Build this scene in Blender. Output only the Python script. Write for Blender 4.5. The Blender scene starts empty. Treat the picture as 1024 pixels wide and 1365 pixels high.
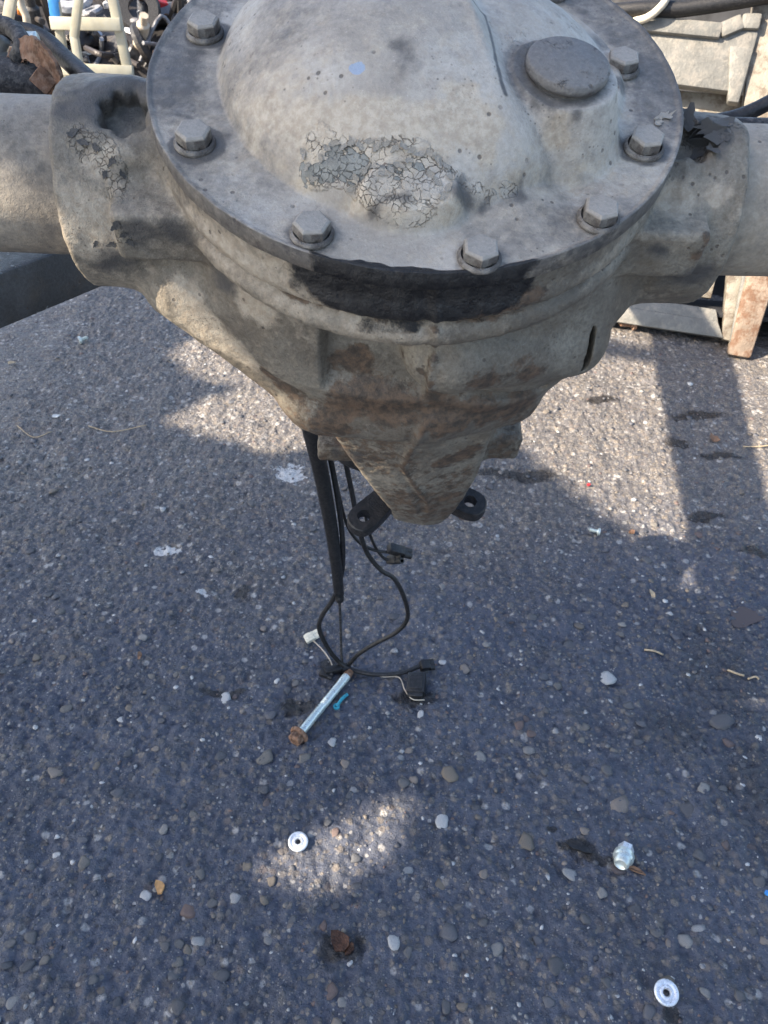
import bpy, bmesh, math, random
import numpy as np
from mathutils import Vector, Matrix
random.seed(7); RNG = np.random.default_rng(7)
scn = bpy.context.scene
COL = scn.collection

# ------------------------------------------------------------------ camera
CAM_H, PITCH, FPX = 0.85, math.radians(40), 1060.0
cd = bpy.data.cameras.new('camera'); cam = bpy.data.objects.new('camera', cd); COL.objects.link(cam)
cam.location = (0, 0, CAM_H); cam.rotation_euler = (math.radians(90) - PITCH, 0, 0)
cd.sensor_fit = 'VERTICAL'; cd.sensor_height = 24; cd.lens = 24 * FPX / 1365
cd.clip_start = 0.01; cd.clip_end = 400
cd.dof.use_dof = True; cd.dof.focus_distance = 0.5; cd.dof.aperture_fstop = 22.0
scn.camera = cam

# ------------------------------------------------------------------ sky, sun, exposure
SUN = Vector((-0.74, -0.20, 0.64)).normalized()
SUN_EL = math.asin(SUN.z); SUN_AZ = math.atan2(SUN.x, SUN.y)
w = bpy.data.worlds.new('World'); scn.world = w; w.use_nodes = True
nt = w.node_tree; bg = nt.nodes['Background']
sky = nt.nodes.new('ShaderNodeTexSky'); sky.sky_type = 'NISHITA'; sky.sun_disc = False
sky.sun_elevation = SUN_EL; sky.sun_rotation = SUN_AZ
sky.air_density = 1.0; sky.dust_density = 2.0; sky.ozone_density = 1.0
nt.links.new(sky.outputs[0], bg.inputs[0]); bg.inputs[1].default_value = 0.13
sd = bpy.data.lights.new('sun', 'SUN'); sd.energy = 5.0; sd.angle = math.radians(0.5); sd.color = (1.0, 0.86, 0.68)
so = bpy.data.objects.new('sun', sd); COL.objects.link(so); so.location = SUN * 8
so.rotation_euler = SUN.to_track_quat('Z', 'Y').to_euler()
vs = scn.view_settings; vs.view_transform = 'Standard'; vs.look = 'None'; vs.gamma = 1; vs.use_curve_mapping = False
vs.exposure = 1.72

# ------------------------------------------------------------------ helpers
def at(px, py, n=(0, 0, 1), d=0.0):
    """point on the plane n.p = d seen at photo pixel (px, py)"""
    f = Vector((0, math.cos(PITCH), -math.sin(PITCH))); u = Vector((0, math.sin(PITCH), math.cos(PITCH)))
    r = f + Vector((1, 0, 0)) * ((px - 512) / FPX) - u * ((py - 682.5) / FPX)
    n = Vector(n); c = Vector((0, 0, CAM_H))
    return c + r * ((d - n.dot(c)) / n.dot(r))

def tag(o, label=None, cat=None, group=None, kind=None):
    for k, v in (('label', label), ('category', cat), ('group', group), ('kind', kind)):
        if v: o[k] = v
    return o

def empty(name, loc=(0, 0, 0), mat=None):
    o = bpy.data.objects.new(name, None); COL.objects.link(o)
    o.empty_display_size = 0.02
    if mat is not None: o.matrix_world = mat
    else: o.location = loc
    return o

def link(name, me, m, parent=None, smooth=True):
    o = bpy.data.objects.new(name, me); COL.objects.link(o)
    if m is not None and not me.materials: me.materials.append(m)
    if smooth and len(me.polygons): me.polygons.foreach_set('use_smooth', np.ones(len(me.polygons), bool))
    if parent: o.parent = parent
    return o

def mesh_np(name, V, F):
    """V (n,3), F (m,k) quads or tris, fast"""
    me = bpy.data.meshes.new(name); V = np.asarray(V, np.float32); F = np.asarray(F, np.int32)
    k = F.shape[1]
    me.vertices.add(len(V)); me.vertices.foreach_set('co', V.ravel())
    me.loops.add(F.size); me.loops.foreach_set('vertex_index', F.ravel())
    me.polygons.add(len(F)); me.polygons.foreach_set('loop_start', np.arange(0, F.size, k, dtype=np.int32))
    me.update(calc_edges=True); me.validate()
    return me

def attr(me, name, vals):
    a = me.attributes.new(name, 'FLOAT', 'POINT'); a.data.foreach_set('value', np.asarray(vals, np.float32).ravel())

def bm_obj(name, bm, m, parent=None, smooth=True, angle=None):
    me = bpy.data.meshes.new(name); bm.to_mesh(me); bm.free()
    o = link(name, me, m, parent, smooth)
    if angle is not None: sharp(me, angle)
    return o

def sharp(me, deg):
    me.set_sharp_from_angle(angle=math.radians(deg))

def add_box(bm, c, s, rot=None, bev=0.0, seg=2):
    r = bmesh.ops.create_cube(bm, size=1.0); vv = r['verts']
    bmesh.ops.scale(bm, vec=s, verts=vv)
    if bev > 0:
        ee = list({e for v in vv for e in v.link_edges})
        b = bmesh.ops.bevel(bm, geom=ee, offset=bev, segments=seg, affect='EDGES', profile=0.5)
        vv = list({v for f in b['faces'] for v in f.verts} | {v for v in vv if v.is_valid})
    if rot is not None: bmesh.ops.rotate(bm, cent=(0, 0, 0), matrix=rot, verts=vv)
    bmesh.ops.translate(bm, vec=c, verts=vv)
    return vv

def frame_from(d, up=(0, 0, 1)):
    d = Vector(d).normalized(); up = Vector(up)
    s = d.cross(up)
    if s.length < 1e-5: s = d.cross(Vector((1, 0, 0)))
    s.normalize(); u = s.cross(d)
    return d, s, u

def add_beam(bm, p0, p1, wd, ht, up=(0, 0, 1), bev=0.002, seg=2):
    p0, p1 = Vector(p0), Vector(p1); d, s, u = frame_from(p1 - p0, up)
    R = Matrix((d, s, u)).transposed()
    return add_box(bm, (p0 + p1) / 2, ((p1 - p0).length, wd, ht), R, bev, seg)

def smooth_path(pts, n=8):
    P = [Vector(p) for p in pts]; out = []
    Q = [P[0] * 2 - P[1]] + P + [P[-1] * 2 - P[-2]]
    for i in range(1, len(Q) - 2):
        a, b, c, d = Q[i - 1:i + 3]
        for k in range(n):
            t = k / n
            out.append(0.5 * ((2 * b) + (c - a) * t + (2 * a - 5 * b + 4 * c - d) * t * t + (3 * b - a - 3 * c + d) * t ** 3))
    out.append(P[-1]); return out

def add_tube(bm, pts, r, seg=10, cap=True):
    """r: number or list"""
    n = len(pts); pts = [Vector(p) for p in pts]
    rr = r if isinstance(r, (list, tuple)) else [r] * n
    t0 = (pts[1] - pts[0]).normalized(); _, s, u = frame_from(t0, (0.13, 0.2, 0.97)); rings = []
    for i, p in enumerate(pts):
        t = (pts[min(i + 1, n - 1)] - pts[max(i - 1, 0)]).normalized()
        s = (s - t * s.dot(t)).normalized(); u = s.cross(t)
        rings.append([bm.verts.new(p + (s * math.cos(a) + u * math.sin(a)) * rr[i]) for a in [2 * math.pi * k / seg for k in range(seg)]])
    for a, b in zip(rings, rings[1:]):
        for k in range(seg): bm.faces.new((a[k], a[(k + 1) % seg], b[(k + 1) % seg], b[k]))
    if cap:
        bm.faces.new(rings[0][::-1]); bm.faces.new(rings[-1])
    return rings

def add_lathe(bm, prof, seg=24, M=None, poly=None):
    """prof: list of (r, z); poly gives hex radii factor"""
    rings = []
    for r, z in prof:
        if r < 1e-7: rings.append([bm.verts.new((0, 0, z))]); continue
        rings.append([bm.verts.new((r * math.cos(2 * math.pi * k / seg), r * math.sin(2 * math.pi * k / seg), z)) for k in range(seg)])
    for a, b in zip(rings, rings[1:]):
        if len(a) == 1 and len(b) == 1: continue
        for k in range(seg):
            j = (k + 1) % seg
            if len(a) == 1: bm.faces.new((a[0], b[j], b[k]))
            elif len(b) == 1: bm.faces.new((a[k], a[j], b[0]))
            else: bm.faces.new((a[k], a[j], b[j], b[k]))
    vv = [v for r in rings for v in r]
    if M is not None: bmesh.ops.transform(bm, matrix=M, verts=vv)
    bmesh.ops.recalc_face_normals(bm, faces=list({f for v in vv for f in v.link_faces}))
    return vv

# numpy noise ------------------------------------------------------
def _hash(i, j, k, s):
    n = (i * 374761393 + j * 668265263 + k * 2147483647 + s * 1274126177) & 0xFFFFFFFF
    n = ((n ^ (n >> 13)) * 1274126177) & 0xFFFFFFFF
    n = ((n ^ (n >> 15)) * 2246822519) & 0xFFFFFFFF
    return ((n ^ (n >> 16)) & 0xFFFFFF) / float(0xFFFFFF)

def vnoise(p, sc, seed=0):
    q = np.asarray(p, np.float64) * sc + 1000.37; i = np.floor(q).astype(np.int64); f = q - i
    f = f * f * f * (f * (f * 6 - 15) + 10); r = 0
    for a in (0, 1):
        for b in (0, 1):
            for c in (0, 1):
                wt = (f[:, 0] if a else 1 - f[:, 0]) * (f[:, 1] if b else 1 - f[:, 1]) * (f[:, 2] if c else 1 - f[:, 2])
                r = r + wt * _hash(i[:, 0] + a, i[:, 1] + b, i[:, 2] + c, seed)
    return r * 2 - 1

def fbm(p, sc, octv=4, seed=0, gain=0.5):
    r = 0; a = 1; t = 0
    for o in range(octv):
        r = r + a * vnoise(p, sc * 2 ** o, seed + o); t += a; a *= gain
    return r / t

def sstep(a, b, x):
    t = np.clip((x - a) / (b - a), 0, 1); return t * t * (3 - 2 * t)

def warped(P, amt, sc, seed):
    return P + amt * np.stack([fbm(P, sc, 3, seed + 7 * q) for q in range(3)], 1)

def patches(P, spots, seed=0, grow=1.0, amt=.010, sc=45):
    """soft irregular mask made of many overlapping stains, its outline broken by noise"""
    Q = warped(P, amt, sc, seed); rest = np.ones(len(P))
    for c in spots:
        d2 = ((Q - np.asarray(c[:3])) ** 2).sum(1) / (max(c[3], .003) * grow) ** 2
        rest *= 1 - .85 * np.exp(-d2 * 1.1)
    return 1 - rest

# ------------------------------------------------------------------ materials
class NT:
    def __init__(s, name):
        s.m = bpy.data.materials.new(name); s.m.use_nodes = True; s.t = s.m.node_tree
        s.b = s.t.nodes['Principled BSDF']; s.b.inputs['Specular IOR Level'].default_value = 0.4
        s.co = s.n('ShaderNodeTexCoord').outputs['Object']
    def n(s, ty): return s.t.nodes.new(ty)
    def put(s, sock, v):
        if isinstance(v, bpy.types.NodeSocket): s.t.links.new(v, sock)
        elif isinstance(v, (tuple, list)): sock.default_value = tuple(v) + ((1,) if len(v) == 3 and len(sock.default_value) == 4 else ())
        else: sock.default_value = v
    def noise(s, sc, det=4, rough=0.55, co=None, dist=0.0, color=False):
        n = s.n('ShaderNodeTexNoise'); n.inputs['Scale'].default_value = sc; n.inputs['Detail'].default_value = det
        n.inputs['Roughness'].default_value = rough; n.inputs['Distortion'].default_value = dist
        s.t.links.new(co or s.co, n.inputs['Vector']); return n.outputs['Color' if color else 'Fac']
    def vor(s, sc, feature='F1', co=None, out='Distance', rnd=1.0):
        n = s.n('ShaderNodeTexVoronoi'); n.feature = feature; n.inputs['Scale'].default_value = sc
        n.inputs['Randomness'].default_value = rnd
        s.t.links.new(co or s.co, n.inputs['Vector']); return n.outputs[out]
    def ramp(s, v, a, b, lo=0.0, hi=1.0):
        n = s.n('ShaderNodeMapRange'); n.interpolation_type = 'SMOOTHSTEP'
        for k, x in zip(('Value', 'From Min', 'From Max', 'To Min', 'To Max'), (v, a, b, lo, hi)): s.put(n.inputs[k], x)
        return n.outputs[0]
    def math(s, op, a, b=0.0, clamp=False):
        n = s.n('ShaderNodeMath'); n.operation = op; n.use_clamp = clamp
        s.put(n.inputs[0], a); s.put(n.inputs[1], b); return n.outputs[0]
    def mix(s, f, a, b, mode='MIX'):
        n = s.n('ShaderNodeMix'); n.data_type = 'RGBA'; n.blend_type = mode
        s.put(n.inputs[0], f); s.put(n.inputs[6], a); s.put(n.inputs[7], b); return n.outputs[2]
    def attr(s, name, out='Fac'):
        n = s.n('ShaderNodeAttribute'); n.attribute_name = name; return n.outputs[out]
    def warp(s, sc, amt, co=None):
        c = s.noise(sc, 3, co=co, color=True)
        a = s.n('ShaderNodeVectorMath'); a.operation = 'SUBTRACT'; s.t.links.new(c, a.inputs[0]); a.inputs[1].default_value = (.5, .5, .5)
        b = s.n('ShaderNodeVectorMath'); b.operation = 'SCALE'; s.t.links.new(a.outputs[0], b.inputs[0]); b.inputs['Scale'].default_value = amt
        d = s.n('ShaderNodeVectorMath'); s.t.links.new(co or s.co, d.inputs[0]); s.t.links.new(b.outputs[0], d.inputs[1]); return d.outputs[0]
    def bump(s, h, dist, strength=1.0, prev=None):
        n = s.n('ShaderNodeBump'); n.inputs['Distance'].default_value = dist; s.put(n.inputs['Strength'], strength)
        s.t.links.new(h, n.inputs['Height'])
        if prev is not None: s.t.links.new(prev, n.inputs['Normal'])
        return n.outputs[0]
    def out(s, col, rough=0.7, metal=0.0, normal=None):
        s.put(s.b.inputs['Base Color'], col); s.put(s.b.inputs['Roughness'], rough); s.put(s.b.inputs['Metallic'], metal)
        if normal is not None: s.t.links.new(normal, s.b.inputs['Normal'])
        return s.m

def simple(name, c, rough=0.6, metal=0.0, var=0.25, sc=60, bump=0.0, bsc=300, dirt=None, dirt_amt=0.4):
    t = NT(name); f = t.noise(sc, 5)
    a = tuple(x * (1 - var) for x in c); b = tuple(min(1, x * (1 + var)) for x in c)
    col = t.mix(t.ramp(f, .3, .7), a, b)
    if dirt: col = t.mix(t.math('MULTIPLY', t.ramp(t.noise(sc * 1.7, 6, .65), .45, .62), dirt_amt), col, dirt)
    nr = t.bump(t.noise(bsc, 4), bump) if bump else None
    return t.out(col, t.ramp(t.noise(sc * 2.3, 3), .2, .8, max(0, rough - .12), min(1, rough + .12)), metal, nr)

def cast_metal(name, base, alt, peelbase=(.30, .33, .33), rough=0.62, pits=1.0, dustk=.76, mott=1.0, bk=1.0):
    """old painted iron: attributes dust / rust / oil / peel / soot steer where the wear sits"""
    t = NT(name)
    big = t.noise(16, 5, .6); mid = t.noise(55, 6, .65, dist=.4); fine = t.noise(420, 4, .7)
    col = t.mix(t.ramp(big, .36, .64), base, alt)
    col = t.mix(t.ramp(mid, .50, .72, 0, .35 * mott), col, tuple(x * .62 for x in base))
    col = t.mix(t.ramp(fine, .35, .62, .42 * mott, 0), col, tuple(x * .45 for x in base))
    col = t.mix(t.math('MULTIPLY', t.ramp(t.noise(28, 7, .75), .50, .68), .45 * mott), col, (.62 * base[0] + .06, .58 * base[1] + .045, .52 * base[2] + .03))
    col = t.mix(t.math('MULTIPLY', t.ramp(t.noise(800, 3, .8), .60, .72), .5), col, tuple(min(.7, x * 1.35) for x in alt))
    # dust and baked-on dirt
    du = t.attr('dust'); dn = t.noise(110, 9, .78)
    dm = t.ramp(t.math('ADD', du, t.math('MULTIPLY', t.math('SUBTRACT', dn, .5), 1.3)), .28, .72)
    dustc = t.mix(t.ramp(t.noise(240, 4, .7), .35, .65), tuple(x * dustk for x in (.40, .335, .255)), tuple(x * dustk for x in (.52, .455, .36)))
    col = t.mix(dm, col, dustc)
    # rust
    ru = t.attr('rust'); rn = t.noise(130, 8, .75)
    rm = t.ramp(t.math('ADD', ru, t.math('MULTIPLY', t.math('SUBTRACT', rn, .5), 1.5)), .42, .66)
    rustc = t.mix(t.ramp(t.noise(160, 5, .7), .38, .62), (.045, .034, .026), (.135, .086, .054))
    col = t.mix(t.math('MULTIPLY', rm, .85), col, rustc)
    # peeling paint: cracked plates, some fallen off
    pe = t.attr('peel'); wco = t.warp(380, .0026, t.warp(120, .006))
    edge = t.vor(330, 'DISTANCE_TO_EDGE', wco); cellc = t.vor(330, 'F1', wco, 'Color')
    sep = t.n('ShaderNodeSeparateColor'); t.t.links.new(cellc, sep.inputs[0])
    wobble = t.math('MULTIPLY', t.math('SUBTRACT', t.noise(130, 4, .6), .5), .7)
    pz = t.math('ADD', pe, wobble)
    crack = t.math('MULTIPLY', t.ramp(edge, .01, .07, 1, 0), t.ramp(pz, .45, .62))
    crack = t.math('MULTIPLY', crack, t.ramp(t.noise(110, 4, .65), .42, .56))
    pz2 = t.math('ADD', t.math('ADD', t.attr('bare'), -.05), wobble)
    chip = t.ramp(t.math('ADD', pz2, t.math('MULTIPLY', t.math('SUBTRACT', sep.outputs[0], .5), .35)), .50, .54)
    bare = t.mix(t.ramp(t.noise(120, 4), .4, .6), peelbase, tuple(x * .7 for x in peelbase))
    bare = t.mix(t.ramp(t.noise(60, 4), .6, .72), bare, (.16, .085, .045))
    col = t.mix(t.math('MULTIPLY', crack, t.ramp(t.noise(240, 5, .75), .40, .58, .05, .6)), col, (.10, .085, .068))
    col = t.mix(chip, col, bare)
    sc_ = t.ramp(t.math('ADD', t.attr('scuff'), t.math('MULTIPLY', t.math('SUBTRACT', t.noise(170, 4), .5), .8)), .45, .55)
    col = t.mix(sc_, col, (.29, .35, .44))
    # small dark pits
    pit = t.math('MULTIPLY', t.ramp(t.vor(140), .10, .17, 1, 0), t.ramp(t.noise(30, 3), .50, .62))
    col = t.mix(t.math('MULTIPLY', pit, .75 * pits), col, (.07, .055, .045))
    pit2 = t.math('MULTIPLY', t.ramp(t.vor(360), .12, .22, 1, 0), t.ramp(t.noise(22, 4, .7), .52, .64))
    col = t.mix(t.math('MULTIPLY', pit2, .7 * pits), col, (.06, .05, .04))
    # soot / grime and oil
    so_ = t.attr('soot'); sm = t.ramp(t.math('ADD', so_, t.math('MULTIPLY', t.math('ADD', t.math('SUBTRACT', t.noise(40, 8, .75), .5), t.math('SUBTRACT', t.noise(170, 5, .7), .5)), .75)), .2, .85)
    col = t.mix(t.math('MULTIPLY', sm, .85), col, (.055, .054, .055))
    oi = t.attr('oil'); on = t.noise(110, 6, .7)
    om = t.ramp(t.math('ADD', oi, t.math('MULTIPLY', t.math('SUBTRACT', on, .5), .7)), .42, .6)
    col = t.mix(om, col, t.mix(t.ramp(t.noise(170, 5, .7), .4, .65), (.010, .010, .011), (.030, .029, .028)))
    # relief
    chipedge = t.math('MULTIPLY', chip, -1.0)
    h1 = t.math('ADD', t.math('ADD', t.math('MULTIPLY', crack, -.8), chipedge), t.math('MULTIPLY', t.math('MULTIPLY', sep.outputs[1], t.ramp(pz, .45, .62)), .55))
    nr = t.bump(fine, .0009 * bk, .7)
    nr = t.bump(mid, .0012 * bk, t.math('ADD', .35, t.math('MULTIPLY', t.math('ADD', dm, om), .35)), nr)
    nr = t.bump(t.noise(900, 3, .7), .0005, .7, nr); nr = t.bump(t.noise(190, 6, .75), .0014 * bk, .35, nr)
    nr = t.bump(t.math('MULTIPLY', pit, -1), .0008, .6, nr)
    nr = t.bump(h1, .0014, 1.0, nr)
    rg = t.math('ADD', t.ramp(t.noise(130, 4), .3, .7, rough - .10, rough + .14), t.math('MULTIPLY', dm, .15))
    nr = t.bump(t.math('MULTIPLY', om, t.noise(150, 6, .7)), .0022, .8, nr)
    rg = t.math('SUBTRACT', rg, t.math('MULTIPLY', om, .24))
    return t.out(col, rg, 0.0, nr)

M_HOUS = cast_metal('cast_housing', (.140, .120, .094), (.240, .218, .176), rough=.55)
M_COVER = cast_metal('cover_paint', (.325, .288, .240), (.470, .432, .375), (.25, .25, .225), .55, dustk=.95, mott=.5, bk=.55)
M_TUBE = cast_metal('tube_paint', (.255, .225, .185), (.335, .300, .250), mott=.6, bk=.5)
M_BOLT = cast_metal('bolt_paint', (.28, .255, .22), (.37, .345, .305), pits=.4, mott=.6, bk=.6)
M_PLUG = cast_metal('plug_paint', (.150, .145, .138), (.205, .198, .188), mott=.8)
M_BLACK = simple('black_flange_paint', (.016, .016, .017), .45, 0, .3, 120, .0006, 500, (.06, .05, .045), .35)
M_RUST = simple('rusty_steel', (.16, .085, .05), .85, 0, .5, 130, .0012, 350, (.30, .20, .14), .6)
M_RUBBER = simple('black_rubber', (.012, .012, .013), .42, 0, .3, 200, .0004, 700, (.07, .065, .06), .25)
M_RUBBERDUSTY = simple('dusty_black_rubber', (.022, .022, .024), .6, 0, .35, 150, .0006, 600, (.13, .12, .11), .5)
M_BEAM = cast_metal('black_beam_paint', (.050, .051, .053), (.085, .086, .088), (.22, .23, .23), .45)
M_STILL = simple('stillage_paint', (.20, .182, .150), .6, 0, .22, 22, .0012, 260, (.09, .065, .045), .75)
M_STILLR = simple('stillage_rusty_paint', (.215, .165, .125), .7, 0, .25, 24, .0014, 260, (.12, .058, .030), .85)
M_STILLG = simple('stillage_grey_paint', (.135, .134, .124), .6, 0, .14, 30, .0014, 160, (.24, .22, .19), .5)
M_DARK = simple('dark_interior', (.018, .019, .022), .7, 0, .4, 20)
M_ZINC = simple('zinc_steel', (.60, .66, .63), .32, .55, .07, 60, 0, 900, (.42, .40, .30), .2)
M_ALU = simple('bright_aluminium', (.72, .75, .79), .35, .6, .12, 300, .0003, 900, (.3, .3, .3), .3)
M_TEAL = simple('teal_plastic', (.03, .26, .34), .45, 0, .2, 400)
M_WPLAS = simple('yellowed_white_plastic', (.62, .58, .46), .5, 0, .15, 300)
M_CREAM = simple('cream_cable', (.50, .45, .36), .5, 0, .12, 100)
M_LADDER = simple('pale_ladder', (.34, .325, .26), .55, 0, .12, 20, .0005, 200, (.40, .36, .25), .4)
M_BLUE = simple('blue_paint', (.05, .25, .60), .45, 0, .15, 40)
M_STRAW = simple('dry_straw', (.40, .31, .2), .85, 0, .25, 300)
M_LEAF = simple('dead_leaf', (.20, .115, .07), .8, 0, .35, 150)
M_GLASSY = simple('oily_rust_scale', (.06, .026, .013), .18, .2, .5, 200, .001, 500)
M_SHADESHEET = simple('shade_sheet_grey', (.13, .15, .14), .8, 0, .2, 4)  # for the added sheet that blocks the sun
M_CABIN = simple('grey_cladding', (.30, .30, .29), .7, 0, .1, 4)

# ------------------------------------------------------------------ rear axle: local frame  x along the axle, v away from the viewer, w out of the cover
AX_C = Vector((0.0164, 0.43627457, 0.76148702))
AX = Matrix(((0.99900476, -0.00164654, 0.04457329, AX_C.x), (0.01781842, 0.93084788, -0.36497222, AX_C.y),
             (-0.04089001, 0.36540321, 0.92995081, AX_C.z), (0, 0, 0, 1)))
AXI = AX.inverted()
axle = tag(empty('rear_axle', mat=AX), 'large grey rear axle with round bolted cover and flaking paint, hanging over the tarmac', 'vehicle axle')

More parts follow.
